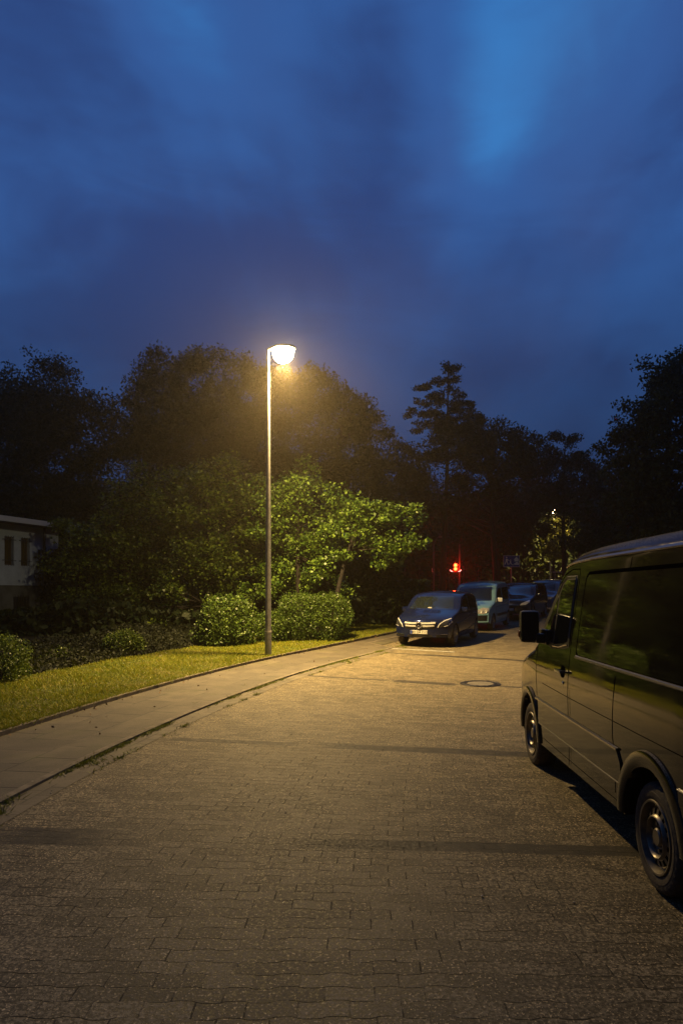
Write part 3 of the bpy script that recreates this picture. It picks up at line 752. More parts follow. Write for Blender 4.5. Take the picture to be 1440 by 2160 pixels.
# ------------------------------------------------------------------ red signal
def signal():
    Z = 47.0; x, _, z = W(960, 1196, Z); gz = float(g(Z)); k = Z / 1440
    o = empty('traffic_signal', (x, Z, gz), 0, 'red traffic signal with two stacked red lights glowing beyond the parked cars', 'traffic light')
    bm = bmesh.new(); px = 9 * k
    tube(bm, [(px, .05, 0), (px, .05, z - gz + 1.6)], .05, 12); mesh('pole', bm, mat('dark_painted_pole', (.06, .06, .06), .6), o, 60)
    bm = bmesh.new(); box(bm, -.17, .17, -.02, .18, z - gz - .40, z - gz + .40, .03); box(bm, .15, px, .03, .08, z - gz - .2, z - gz - .15); box(bm, .15, px, .03, .08, z - gz + .15, z - gz + .2)
    mesh('housing', bm, M_BLACK, o)
    red = mat('red_signal_lens', (.8, .1, .05), .3, emis=(1.0, .022, .004), estr=45)
    for dz in (.13, -.13):
        bm = bmesh.new()
        lathe(bm, [(.115, -.02), (.11, -.05), (.08, -.075), (.04, -.09), (.001, -.095)], 20, 'Y', (0, 0, z - gz + dz)); mesh('lens', bm, red, o, 60)
        bm = bmesh.new(); n = 10
        ri = [[bm.verts.new((math.cos(math.pi * j / n) * .125, yy, z - gz + dz + math.sin(math.pi * j / n) * .125)) for j in range(n + 1)] for yy in (-.02, -.16)]
        for j in range(n): bm.faces.new((ri[0][j], ri[0][j + 1], ri[1][j + 1], ri[1][j]))
        mesh('visor', bm, M_BLACK, o)
    for s_ in (-1, 1):
        bm = bmesh.new(); tube(bm, [(s_ * .22, -.05, z - gz - .30), (s_ * .30, -.06, z - gz - .29), (s_ * .38, -.05, z - gz - .20)], [.03, .035, .025], 8)
        tube(bm, [(s_ * .1, .05, z - gz - .36), (s_ * .22, -.05, z - gz - .30)], .012, 6)
        mesh('small_reflector', bm, mat('reflector_glow', (.9, .85, .8), .3, emis=(1, .75, .65), estr=1.2), o, 60)  # white reflector bracket; its glow is added in the material
    ld = bpy.data.lights.new('signal_light', 'POINT'); ld.energy = 170; ld.color = (1, .02, .005); ld.shadow_soft_size = .1
    lo = bpy.data.objects.new('signal_light', ld); COL.objects.link(lo); lo.parent = o; lo.location = (0, -.35, z - gz)
signal()

# ------------------------------------------------------------------ blue sign with white figures
def home_zone_sign():
    Z = 43.0; x, _, z = W(1078, 1184, Z); gz = float(g(Z)); zc = z - gz; w, h = .50, .36
    o = empty('blue_sign', (x, Z, gz), R(-3), 'blue rectangular traffic-calmed street sign with white figures on a pole', 'sign')
    bm = bmesh.new(); tube(bm, [(0, .05, 0), (0, .05, zc + h)], .035, 12); mesh('pole', bm, M_STEEL, o, 60)
    bm = bmesh.new(); box(bm, -w, w, -.012, .012, zc - h, zc + h, .004); mesh('panel', bm, mat('sign_blue', (.02, .06, .30), .4), o)
    white = mat('sign_white', (.75, .75, .75), .4); bm = bmesh.new()
    def poly(pts, y=-.016):
        f = bm.faces.new([bm.verts.new((a * w, y, zc + b * h)) for a, b in pts]); r = bmesh.ops.extrude_face_region(bm, geom=[f])
        for v in r['geom']:
            if isinstance(v, bmesh.types.BMVert): v.co.y += .004
    def bar(a, b, t=.05):
        d = Vector((b[0] - a[0], (b[1] - a[1]) * h / w)); n = Vector((-d.y, d.x)).normalized() * t
        poly([(a[0] + n.x, a[1] + n.y * w / h), (b[0] + n.x, b[1] + n.y * w / h), (b[0] - n.x, b[1] - n.y * w / h), (a[0] - n.x, a[1] - n.y * w / h)])
    def disc(cx, cy, r): poly([(cx + r * math.cos(q * math.pi / 6), cy + r * w / h * math.sin(q * math.pi / 6)) for q in range(12)])
    for a, b in (((-1, .97), (1, .97)), ((-1, -.97), (1, -.97))): bar(a, b, .02)
    for s_ in (-1, 1): bar((s_ * .98, -.97), (s_ * .98, .97), .02)
    disc(-.62, .66, .09); poly([(-.72, .45), (-.52, .45), (-.50, -.05), (-.74, -.05)]); bar((-.56, -.02), (-.44, -.6)); bar((-.68, -.02), (-.84, -.55)); bar((-.54, .35), (-.30, .1), .035)
    disc(-.12, .22, .07); poly([(-.20, .06), (-.06, .06), (-.06, -.25), (-.20, -.25)]); bar((-.1, -.25), (.04, -.6), .035); bar((-.17, -.25), (-.28, -.55), .035); disc(.16, -.62, .06)
    poly([(.28, .30), (.60, .80), (.92, .30)]); poly([(.36, .28), (.84, .28), (.84, -.02), (.36, -.02)])
    poly([(.34, -.35), (.90, -.35), (.90, -.62), (.34, -.62)]); poly([(.46, -.33), (.54, -.12), (.78, -.12), (.84, -.33)])
    mesh('figures', bm, white, o)
home_zone_sign()

# ------------------------------------------------------------------ wire fence, barrier, house
def fence():
    Z = 52.0; gz = float(g(Z)); x0, x1 = (760 - 720) / 1440 * Z, (1220 - 720) / 1440 * Z
    o = empty('wire_fence', (x0, Z, gz), 0, 'tall wire mesh fence with thin posts lit red by the signal', 'fence')
    H = 2.45; n = int((x1 - x0) / 1.12) + 1
    for i in range(n):
        x = i * 1.12; bm = bmesh.new(); tube(bm, [(x, 0, 0), (x, 0, H), (x + .0, -.12, H + .18)], [.035, .033, .03], 8)
        mesh('post', bm, mat('fence_post', (.30, .27, .24), .5, .2), o, 60)
    bm = bmesh.new()
    for j in range(28): box(bm, 0, x1 - x0, -.004, .004, .05 + j * .088, .056 + j * .088)
    for i in range(int((x1 - x0) / .12)): box(bm, i * .12, i * .12 + .006, -.009, -.005, .0, H)
    mesh('wire_mesh', bm, mat('fence_wire', (.20, .18, .15), .5, .3), o)
fence()
def barrier():
    Z = 56.0; gz = float(g(Z)); xa, _, za = W(1160, 1207, Z); xb = (1290 - 720) / 1440 * Z
    o = empty('barrier_rail', (xa, Z, gz), 0, 'pale horizontal barrier rail just left of the van windscreen', 'barrier')
    bm = bmesh.new(); box(bm, 0, xb - xa, -.04, .04, za - gz - .05, za - gz + .05, .01); mesh('rail', bm, mat('barrier_white', (.55, .55, .5), .5), o)
    for x in (.4, (xb - xa) / 2, xb - xa - .4):
        bm = bmesh.new(); tube(bm, [(x, .08, 0), (x, .08, za - gz + .05)], .045, 8); mesh('post', bm, M_STEEL, o, 60)
barrier()

def house():
    # facade runs away from the viewer to the right
    d = Vector((.33, 1, 0)).normalized(); nrm = Vector((d.y, -d.x, 0)); P = Vector((-12.2, 28.0, 0)); rz = math.atan2(d.y, d.x); gz = float(g(28.0)) - .35
    o = empty('white_house', (P.x, P.y, gz), rz, 'white two storey house with flat roof at the left edge', 'house')
    # local: +x along the facade (away), -y towards the street
    L0, L1, D = -9.0, .85, 8.0; zb = 2.2 - gz; zt = 4.55 - gz
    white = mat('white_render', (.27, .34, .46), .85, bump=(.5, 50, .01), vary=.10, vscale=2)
    wins = ((-2.05, -1.62, 2.98 - gz, 4.08 - gz), (-1.22, -.80, 2.98 - gz, 4.08 - gz), (-4.4, -3.6, 2.9 - gz, 4.1 - gz), (-6.6, -5.8, 2.9 - gz, 4.1 - gz))
    bm = bmesh.new()
    xs = sorted({L0, L1} | {w[0] for w in wins} | {w[1] for w in wins}); zs = sorted({zb, zt} | {w[2] for w in wins} | {w[3] for w in wins})
    for a, b in zip(xs, xs[1:]):
        for c, e in zip(zs, zs[1:]):
            if any(w[0] <= a and b <= w[1] and w[2] <= c and e <= w[3] for w in wins): continue
            bm.faces.new([bm.verts.new(p) for p in ((a, 0, c), (b, 0, c), (b, 0, e), (a, 0, e))])
    for w in wins:
        for q in (((w[0], w[2]), (w[1], w[2])), ((w[1], w[2]), (w[1], w[3])), ((w[1], w[3]), (w[0], w[3])), ((w[0], w[3]), (w[0], w[2]))):
            (a, c), (b, e) = q; bm.faces.new([bm.verts.new(p) for p in ((a, 0, c), (b, 0, e), (b, .16, e), (a, .16, c))])
    for q in (((L1, 0), (L1, D)), ((L1, D), (L0, D)), ((L0, D), (L0, 0))):
        (a, y0), (b, y1) = q; bm.faces.new([bm.verts.new(p) for p in ((a, y0, zb), (b, y1, zb), (b, y1, zt), (a, y0, zt))])
    bmesh.ops.remove_doubles(bm, verts=bm.verts, dist=1e-4)
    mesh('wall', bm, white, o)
    bm = bmesh.new(); box(bm, L0 + .03, L1 - .03, .05, D - .05, -.1, zb, 0); mesh('plinth', bm, mat('plinth_grey', (.07, .08, .085), .85, vary=.3, vscale=2), o)
    bm = bmesh.new(); box(bm, L0 - .4, L1 + .55, -.75, D + .4, zt, zt + .07); box(bm, L0 - .4, L1 + .55, -.72, D + .4, zt + .07, zt + .10)
    ro = mesh('roof', bm, mat('roof_soffit', (.09, .06, .045), .8), o)
    bm = bmesh.new(); box(bm, L0 - .42, L1 + .57, -.80, -.753, zt + .0, zt + .20, .006); box(bm, L1 + .553, L1 + .60, -.80, D + .4, zt, zt + .20, .006)
    mesh('fascia', bm, mat('zinc_fascia', (.42, .44, .48), .5, .2), ro)
    for w in wins:
        bm = bmesh.new()
        for (a, b, c, e) in ((w[0], w[0] + .05, w[2], w[3]), (w[1] - .05, w[1], w[2], w[3]), (w[0] + .05, w[1] - .05, w[2], w[2] + .05), (w[0] + .05, w[1] - .05, w[3] - .05, w[3])): box(bm, a, b, .10, .15, c, e)
        fr = mesh('window', bm, mat('window_frame_brown', (.05, .035, .025), .6), o)
        bm = bmesh.new(); box(bm, w[0] + .05, w[1] - .05, .12, .13, w[2] + .05, w[3] - .05); mesh('pane', bm, mat('house_glass', (.06, .045, .015), .1), fr)
        bm = bmesh.new()
        for i in range(4): x = w[0] + .02 + (w[1] - w[0] - .04) * i / 3; tube(bm, [(x, -.05, w[2] - .03), (x, -.05, w[3] + .03)], .008, 6)
        for zz_ in (w[2] + .18, w[3] - .12): tube(bm, [(w[0] - .10, -.05, zz_), (w[1] + .10, -.05, zz_)], .012, 6); tube(bm, [(w[0] - .10, -.05, zz_), (w[0] - .10, .01, zz_)], .012, 6); tube(bm, [(w[1] + .10, -.05, zz_), (w[1] + .10, .01, zz_)], .012, 6)
        mesh('grille', bm, M_BLACK, fr)
    bm = bmesh.new(); tube(bm, [(-.02, -.07, .0), (-.02, -.07, zt)], .045, 10); mesh('downpipe', bm, mat('downpipe_grey', (.05, .055, .07), .5, .4), o, 60)
    bm = bmesh.new(); box(bm, -1.55, -.75, .02, .048, .55, 1.55, .0)
    for i in range(6): tube(bm, [(-1.5 + i * .14, -.0, .5), (-1.5 + i * .14, -.0, 1.6)], .01, 6)
    mesh('cellar_grille', bm, M_BLACK, o)
house()

# ------------------------------------------------------------------ vehicles
def smooth_fn(pts):
    xs = [p[0] for p in pts]; ys = [p[1] for p in pts]
    for _ in range(2):
        nx, ny = [xs[0]], [ys[0]]
        for i in range(len(xs) - 1):
            for f in (.25, .75):
                nx.append(xs[i] + (xs[i + 1] - xs[i]) * f); ny.append(ys[i] + (ys[i + 1] - ys[i]) * f)
        nx.append(xs[-1]); ny.append(ys[-1]); xs, ys = nx, ny
    return lambda u: float(np.interp(u, xs, ys))
def sstep(a, b, x):
    t = min(1, max(0, (x - a) / (b - a))); return t * t * (3 - 2 * t)

class Vehicle:
    """front at local +x, left side at +y; u is the distance back from the front bumper"""
    def __init__(s, name, label, cat, loc, rz, L, Wd, top, plan, bot, belt, tumb, tuck, rc, bf, bl, paint, crown=.03, group='cars and vans parked along the street', gz=None, pitch=0.0):
        s.L, s.W = L, Wd; s.paint = paint
        z = float(g(loc[1])) + .005 if gz is None else gz
        s.root = empty(name, (loc[0], loc[1], z), rz, label, cat, group)
        s.root.rotation_euler = (0, pitch, rz)
        T, P, B = smooth_fn(top), smooth_fn(plan), smooth_fn(bot)
        us = sorted(set([0, .012, .04, .08] + lin(int(L / .07), .12, L - .1) + [L - .05, L - .02, L]))
        def hw(zz, w): 
            v = 1.0
            if zz < .6: v -= tuck * ((.6 - zz) / .6) ** 2
            if zz > belt: v -= tumb * (zz - belt) ** 1.25
            return v * w
        def sec(u):
            zt, zb, w = T(u), B(u), P(u) * Wd / 2; r = min(rc(u) if callable(rc) else rc, (zt - zb) * .45); zs = zt - r; pts = []
            for j in range(15): zz = zb + (zs - zb) * j / 14; pts.append((hw(zz, w), zz))
            ys = pts[-1][0]; ry = r * 1.15
            for j in range(1, 7): a = j / 6 * math.pi / 2; pts.append((ys - ry * (1 - math.cos(a)), zs + r * math.sin(a) * .96))
            yc = ys - ry
            for j in range(1, 7): y = yc * (1 - j / 6); pts.append((y, zs + r * .96 + (r * .04 + crown) * (1 - (y / yc) ** 2)))
            return pts
        def P3(u, y, z):
            q = abs(y) / (Wd / 2); x = L / 2 - u
            x -= bf * q ** 2.2 * (1 - sstep(*bl, u)); x += .16 * q ** 2.5 * sstep(L - .9, L, u)
            return (x, y, z)
        bm = bmesh.new(); rows = []
        for u in us:
            pts = sec(u)
            left = [bm.verts.new(P3(u, y, z)) for y, z in pts]; right = [bm.verts.new(P3(u, -y, z)) for y, z in pts[:-1]]
            rows.append(left + right[::-1])
        K = len(rows[0])
        for a, b in zip(rows, rows[1:]):
            for k in range(K - 1): bm.faces.new((a[k], a[k + 1], b[k + 1], b[k]))
            bm.faces.new((a[K - 1], a[0], b[0], b[K - 1]))
        for ri, u in ((0, 0), (-1, L)):   # end caps as grids
            row = rows[ri]; pts = sec(u); nl = len(pts); NC = 10; grid = []
            for i in range(nl):
                y, z = pts[i]; lv = row[i]; rv = row[K - 1 - i] if i < nl - 1 else row[nl - 1]
                if i == nl - 1: grid.append([lv] * (NC + 1)); continue
                grid.append([lv] + [bm.verts.new(P3(u, y * (1 - 2 * j / NC), z)) for j in range(1, NC)] + [rv])
            for i in range(nl - 1):
                for j in range(NC):
                    vs = []
                    for v in (grid[i][j], grid[i][j + 1], grid[i + 1][j + 1], grid[i + 1][j]):
                        if v not in vs: vs.append(v)
                    if len(vs) > 2:
                        try: bm.faces.new(vs)
                        except ValueError: pass
        bmesh.ops.remove_doubles(bm, verts=bm.verts, dist=1e-4)
        bmesh.ops.recalc_face_normals(bm, faces=bm.faces)
        s.bvh = BVHTree.FromBMesh(bm); s.bm = bm
    def finish_body(s, arches, well=.34, name='body'):
        """arches: (u, radius, z)"""
        me = bpy.data.meshes.new(name); s.bm.to_mesh(me); s.bm.free()
        body = link(name, me, [s.paint, M_WELL], s.root)
        cm = bmesh.new()
        for (u, r, z) in arches:
            for sd in (-1, 1):
                yo, yi = sd * (s.W / 2 + .2), sd * (s.W / 2 - well)
                rr = lathe(cm, [(r, yi), (r, yo)], 48, 'Y', (s.L / 2 - u, 0, z)); cm.faces.new(rr[0]); cm.faces.new(rr[1])
        bmesh.ops.recalc_face_normals(cm, faces=cm.faces)
        cme = bpy.data.meshes.new('cut'); cm.to_mesh(cme); cm.free(); cme.materials.append(s.paint); cme.materials.append(M_WELL)
        cme.polygons.foreach_set('material_index', [1] * len(cme.polygons))
        co = bpy.data.objects.new('cut', cme); COL.objects.link(co); co.parent = s.root
        bpy.context.view_layer.update()
        md = body.modifiers.new('arch', 'BOOLEAN'); md.operation = 'DIFFERENCE'; md.object = co; md.solver = 'EXACT'
        dg = bpy.context.evaluated_depsgraph_get(); new = bpy.data.meshes.new_from_object(body.evaluated_get(dg))
        body.modifiers.clear(); body.data = new; new.name = name
        bpy.data.objects.remove(co)
        new.polygons.foreach_set('use_smooth', [True] * len(new.polygons))
        try: new.set_sharp_from_angle(angle=R(38))
        except Exception: pass
        s.body = body; return body
    def ray(s, a, b, ax):
        if ax in ('left', 'right'):
            sg = 1 if ax == 'left' else -1; o, d = Vector((a, 4 * sg, b)), Vector((0, -sg, 0))
        elif ax == 'front': o, d = Vector((9, a, b)), Vector((-1, 0, 0))
        elif ax == 'rear': o, d = Vector((-9, a, b)), Vector((1, 0, 0))
        else: o, d = Vector((a, b, 6)), Vector((0, 0, -1))
        h = s.bvh.ray_cast(o, d); return (h[0], -d, h[1]) if h[0] is not None else (None, None, None)
    def patch(s, name, poly, ax, m_, off=.005, depth=.03, nr=14, nc=14, parent=None, normal_off=False):
        """a panel following the body: outline poly in the projection plane, raised by off"""
        vs = [p[1] for p in poly]; v0, v1 = min(vs), max(vs); rows = []; n = len(poly)
        for i in range(nr + 1):
            v = v0 + (v1 - v0) * (i / nr); v = min(max(v, v0 + 1e-4), v1 - 1e-4); xs = []
            for k in range(n):
                (a0, b0), (a1, b1) = poly[k], poly[(k + 1) % n]
                if (b0 <= v < b1) or (b1 <= v < b0): xs.append(a0 + (a1 - a0) * (v - b0) / (b1 - b0))
            if len(xs) < 2: continue
            rows.append([(min(xs) + (max(xs) - min(xs)) * j / nc, v) for j in range(nc + 1)])
        bm = bmesh.new(); grid = []
        for r in rows:
            line = []
            for a, b in r:
                h, d, nn = s.ray(a, b, ax); line.append(bm.verts.new(h + d * off) if h is not None else None)
            grid.append(line)
        border = []
        def ok(*q): return all(x is not None for x in q)
        for i in range(len(grid) - 1):
            for j in range(nc):
                q = (grid[i][j], grid[i][j + 1], grid[i + 1][j + 1], grid[i + 1][j])
                if ok(*q): bm.faces.new(q)
        if depth:
            _, d, _ = s.ray(rows[len(rows) // 2][nc // 2][0], rows[len(rows) // 2][0][1], ax)
            if d is not None:
                es = [e for e in bm.edges if len(e.link_faces) == 1]; r = bmesh.ops.extrude_edge_only(bm, edges=es)
                for v in r['geom']:
                    if isinstance(v, bmesh.types.BMVert): v.co -= d * depth
        bmesh.ops.recalc_face_normals(bm, faces=bm.faces)
        c = sum((f.calc_center_median() for f in bm.faces), Vector()) / max(1, len(bm.faces))
        _, d, _ = s.ray(rows[len(rows) // 2][nc // 2][0], rows[len(rows) // 2][0][1], ax)
        if d is not None and sum(f.normal.dot(d) * f.calc_area() for f in bm.faces) < 0: bmesh.ops.reverse_faces(bm, faces=bm.faces)
        return mesh(name, bm, m_, parent or s.root, 40, fix=False)
    def ribbon(s, name, path, ax, m_, prof=((-.004, .0015), (.004, .0015)), step=.04, parent=None, closed=False):
        pts = []; P = [Vector(p) for p in path]
        if closed: P.append(P[0].copy())
        for a, b in zip(P, P[1:]):
            n = max(1, int((b - a).length / step)); pts += [a.lerp(b, i / n) for i in range(n)]
        pts.append(P[-1]); bm = bmesh.new(); rows = []
        for i, p in enumerate(pts):
            a, b = pts[max(i - 1, 0)], pts[min(i + 1, len(pts) - 1)]; t = (b - a).normalized(); nrm = Vector((-t.y, t.x)); row = []
            for (w, h) in prof:
                q = p + nrm * w; hit, d, _ = s.ray(q.x, q.y, ax); row.append(bm.verts.new(hit + d * h) if hit is not None else None)
            rows.append(row)
        for a, b in zip(rows, rows[1:]):
            for k in range(len(prof) - 1):
                q = (a[k], a[k + 1], b[k + 1], b[k])
                if all(x is not None for x in q): bm.faces.new(q)
        return mesh(name, bm, m_, parent or s.root, 30)
    def wheel(s, u, sd, r, w, y_out, kind='steel', steer=0.0):
        """wheel with tyre and rim, outer face at |y| = y_out"""
        o = bpy.data.objects.new('wheel', None); COL.objects.link(o); o.parent = s.root; o.location = (s.L / 2 - u, sd * y_out, r); o.rotation_euler = (0, rng.uniform(0, 1), R(180) if sd < 0 else 0)
        if steer: o.rotation_euler = (0, 0, (R(180) if sd < 0 else 0) + steer)
        rr = .585 * r + .02 if kind == 'steel' else .68 * r
        bm = bmesh.new(); nseg = 96
        prof = [(rr, -.020), (rr + .012, -.010), (rr + (r - rr) * .30, -.001), (rr + (r - rr) * .50, 0.0), (rr + (r - rr) * .52, -.002), (rr + (r - rr) * .75, -.005), (r * .965, -.016), (r * .985, -.026), (r, -.045), (r, -.075), (r - .008, -.077), (r - .008, -.085), (r, -.087), (r, -w / 2 + .004),
                (r - .008, -w / 2 + .002), (r - .008, -w / 2 - .004), (r, -w / 2 - .006), (r, -w + .05), (r * .97, -w + .02), (r * .8, -w), (rr, -w + .01)]
        rings = lathe(bm, prof, nseg, 'Y')
        for k in range(0, nseg, 3):            # tread blocks on the shoulder
            for i in (6, 7, 8, 9, 17, 18):
                v = rings[i][k]; c = Vector((v.co.x, 0, v.co.z)); c *= (1 - .010 / c.length); v.co.x, v.co.z = c.x, c.z
        mesh('tyre', bm, M_RUBBER, o, 28)
        bm = bmesh.new(); n = 64
        if kind == 'steel':
            pr = [(rr + .004, -.016), (rr + .012, -.006), (rr + .008, .002), (rr - .004, .0), (rr - .012, -.02), (rr - .02, -.05), (rr * .86, -.058), (rr * .84, -.045), (rr * .80, -.030), (rr * .64, -.022), (rr * .60, -.006), (rr * .565, -.002), (rr * .53, -.010), (rr * .50, -.040), (rr * .28, -.048), (rr * .26, -.020), (rr * .22, -.012), (.001, -.012)]
            lathe(bm, pr, n, 'Y', skip=lambda i, k: i == 8 and k % 4 in (0, 1))
            for k in range(6):
                a = 2 * math.pi * k / 6; lathe(bm, [(.012, -.045), (.012, -.022), (.001, -.02)], 6, 'Y', (math.cos(a) * rr * .38, 0, math.sin(a) * rr * .38))
            mesh('rim', bm, M_RIM, o, 35)
        else:
            lathe(bm, [(rr + .004, -.016), (rr + .008, -.002), (rr - .008, -.002), (rr - .02, -.04), (rr - .03, -.10)], n, 'Y')
            lathe(bm, [(rr * .26, -.05), (rr * .24, -.012), (.001, -.008)], 24, 'Y')
            for k in range(7):
                M = Matrix.Rotation(2 * math.pi * k / 7, 4, 'Y'); box(bm, rr * .2, rr - .008, -.04, -.014, -.020, .020, .004, M)
            mesh('rim', bm, M_ALLOY, o, 35)
        bm = bmesh.new(); lathe(bm, [(rr - .005, -.11), (.001, -.11)], 32, 'Y'); lathe(bm, [(rr * .62, -.09), (.05, -.09), (.001, -.07)], 32, 'Y'); mesh('brake_disc', bm, M_WELL, o)
        return o

def rrect(x0, x1, z0, z1, r, n=4):
    out = []
    for cx, cz, a0 in ((x1 - r, z1 - r, 0), (x0 + r, z1 - r, 90), (x0 + r, z0 + r, 180), (x1 - r, z0 + r, 270)):
        for k in range(n + 1): a = R(a0 + 90 * k / n); out.append((cx + r * math.cos(a), cz + r * math.sin(a)))
    return out

def paint(name, col, metal=.35, rough=.34, dusty=.0):
    m_ = bpy.data.materials.new(name); m_.use_nodes = True; t = NT(m_.node_tree); b = t.n['Principled BSDF']
    tc = t.new('ShaderNodeTexCoord'); p = tc.outputs['Object']
    nz = t.noise(p, 3, 5, .65); sp = t.noise(p, 140, 2, .6)
    c = t.mix(t.m('MULTIPLY', t.ramp(nz, .4, .75), .35), col, tuple(min(1, q * 1.25 + dusty * .03) for q in col))
    if dusty: c = t.mix(t.m('MULTIPLY', t.ramp(sp, .62, .75), dusty), c, (.25, .22, .17))
    if dusty:    # dust and dew lie on the upward faces
        gn = t.new('ShaderNodeNewGeometry'); up = t.ramp(t.sep(gn.outputs['Normal'])[2], .45, .95)
        c = t.mix(t.m('MULTIPLY', up, .70), c, t.mix(t.ramp(sp, .4, .6), (.14, .125, .09), (.42, .37, .27)))
    t.l.new(c, b.inputs['Base Color']); b.inputs['Metallic'].default_value = metal; b.inputs['Roughness'].default_value = rough
    b.inputs['Specular IOR Level'].default_value = .0; b.inputs['Coat IOR'].default_value = 1.45
    t.put(b.inputs['Coat Weight'], t.m('SUBTRACT', 1.0, t.m('MULTIPLY', up, .75)) if dusty else 1.0); t.put(b.inputs['Coat Roughness'], t.ramp(nz, .3, .7, .03, .09 + dusty * .1))
    bp = t.new('ShaderNodeBump'); bp.inputs['Strength'].default_value = .10; bp.inputs['Distance'].default_value = .006
    t.l.new(t.noise(p, 1.8, 2, .5), bp.inputs['Height']); t.l.new(bp.outputs[0], b.inputs['Coat Normal']); t.l.new(bp.outputs[0], b.inputs['Normal'])
    return m_

def build_van():
    pt = paint('van_dark_paint', (.009, .008, .006), .0, .35, .10)
    L, Wd = 5.24, 1.993
    top = [(0, .98), (.05, 1.06), (.22, 1.15), (.55, 1.25), (.88, 1.33), (1.02, 1.42), (1.40, 1.87), (1.70, 2.17), (1.86, 2.27), (2.15, 2.315), (2.7, 2.34), (4.4, 2.345), (5.05, 2.33), (5.20, 2.28), (5.24, 2.15)]
    plan = [(0, .90), (.2, .95), (.6, .985), (1.2, 1.0), (4.8, 1.0), (5.24, .965)]
    V = Vehicle('delivery_van', 'dark grey-green delivery van parked in front on the right, seen from its left side', 'van', (3.02, 5.97), R(88), L, Wd, top, plan, [(0, .34), (.4, .30), (.7, .34), (L, .36)], 1.05, .125, .06,
                lambda u: .10 + .07 * sstep(.9, 2.2, u), .30, (1.3, 2.9), pt, .02, gz=.004)
    X = lambda u: L / 2 - u
    side = 'left'
    # door glass and trims
    for sd in ('left', 'right'):
        V.patch('window_surround', [(X(2.40), 1.40), (X(2.38), 2.075), (X(2.05), 2.075), (X(1.88), 2.00), (X(1.40), 1.50), (X(1.40), 1.44), (X(1.86), 1.36), (X(2.05), 1.37)], sd, M_BLACK, .003, .01, 26, 20)
        V.patch('door_window', [(X(2.345), 1.455), (X(2.335), 2.035), (X(2.08), 2.035), (X(1.99), 1.99), (X(1.925), 1.90), (X(1.925), 1.41), (X(2.1), 1.42)], sd, M_GLASS, .007, .006, 22, 14)
        V.patch('quarter_window', [(X(1.865), 1.42), (X(1.865), 1.86), (X(1.80), 1.80), (X(1.52), 1.50), (X(1.52), 1.47)], sd, M_GLASS, .007, .006, 16, 10)
    hl = ((-.010, 0.0), (-.004, .010), (.004, .012), (.010, 0.0))
    V.ribbon('window_frame', [(X(2.375), 1.50), (X(2.365), 2.03), (X(2.345), 2.06), (X(2.07), 2.062), (X(1.95), 2.015), (X(1.84), 1.90)], side, M_GLINT, hl)
    V.ribbon('window_sill_trim', [(X(2.36), 1.435), (X(2.1), 1.395), (X(1.90), 1.39)], side, M_GLINT, hl)
    # pressed blank panels of the load bay: groove shadow painted black, then panel
    fr = rrect(X(5.12), X(2.62), 1.34, 2.10, .07)
    V.patch('recess_shadow', fr, side, M_SEAM, .0012, 0, 24, 40)
    V.patch('blank_panel', rrect(X(5.09), X(2.655), 1.375, 2.07, .055), side, V.paint, .006, .004, 24, 44)
    V.ribbon('panel_ledge', [(X(2.64), 1.352), (X(5.1), 1.352)], side, M_GLINT, ((-.016, 0), (-.008, .012), (.004, .016), (.014, .002)))
    V.patch('far_panel', fr, 'right', V.paint, .006, .004, 20, 30)
    # drip rail along the roof edge
    V.ribbon('drip_rail', [(X(1.72), 2.07), (X(1.90), 2.155), (X(2.2), 2.195), (X(2.8), 2.21), (X(5.15), 2.215)], side, M_GLINT, ((-.020, 0), (-.012, .010), (.002, .020), (.012, .006)))
    V.ribbon('drip_rail', [(X(1.90), 2.155), (X(2.2), 2.195), (X(5.15), 2.215)], 'right', V.paint, ((-.020, 0), (-.012, .010), (.002, .020), (.012, .006)))
    # seams
    seam = lambda path, ax=side, w=.005: V.ribbon('panel_gap', path, ax, M_SEAM, ((-w, .0016), (w, .0016)))
    seam([(X(2.50), .36), (X(2.53), .5), (X(2.49), 1.0), (X(2.47), 1.25), (X(2.44), 2.0), (X(2.42), 2.13), (X(2.2), 2.135), (X(1.98), 2.09), (X(1.84), 1.98)])
    seam([(X(2.56), .38), (X(2.585), .50), (X(2.55), 1.05)], w=.003)
    seam([(X(1.42), .62), (X(1.36), .90), (X(1.30), 1.25), (X(1.30), 1.40)])
    seam([(X(3.60), 1.30), (X(3.60), .86), (X(3.63), .78)]); seam([(X(3.60), 1.355), (X(3.60), 2.18)], w=.004)
    seam([(X(3.63), .77), (X(3.66), .60), (X(3.655), .46)])
    seam([(X(1.6), .985), (X(2.5), .975), (X(5.15), .97)], w=.0025)
    # lower protective cladding: two levels with a highlight painted on the top edge
    lip = ((-.014, 0.0), (-.008, .016), (.004, .018), (.012, .002))
    V.patch('cladding', [(X(1.475), .56), (X(1.475), .79), (X(3.56), .79), (X(3.70), .79), (X(3.78), .70), (X(3.80), .56)], side, V.paint, .013, .014, 10, 40)
    V.ribbon('cladding_edge', [(X(1.36), .80), (X(3.62), .79), (X(3.72), .788)], side, M_GLINT, ((-.012, .0), (-.006, .020), (.006, .022), (.012, .0)))
    V.ribbon('sill_crease', [(X(1.50), .56), (X(3.83), .555)], side, M_GLINT, ((-.010, .012), (-.004, .017), (.004, .017), (.008, .0)))
    V.patch('rear_cladding', [(X(4.72), .50), (X(4.66), .76), (X(5.2), .76), (X(5.2), .50)], side, V.paint, .012, .014, 8, 12)
    V.ribbon('rear_cladding_edge', [(X(4.66), .772), (X(5.2), .772)], side, M_CHROME, ((-.007, .0), (-.003, .018), (.003, .018), (.007, .0)))
    seam([(X(1.5), .425), (X(3.8), .41)], w=.002)
    # handle, key lock
    bm = bmesh.new(); box(bm, X(2.40), X(2.20), .0, .03, 0, .03, .010); 
    hx, hd, _ = V.ray(X(2.30), 1.19, side)
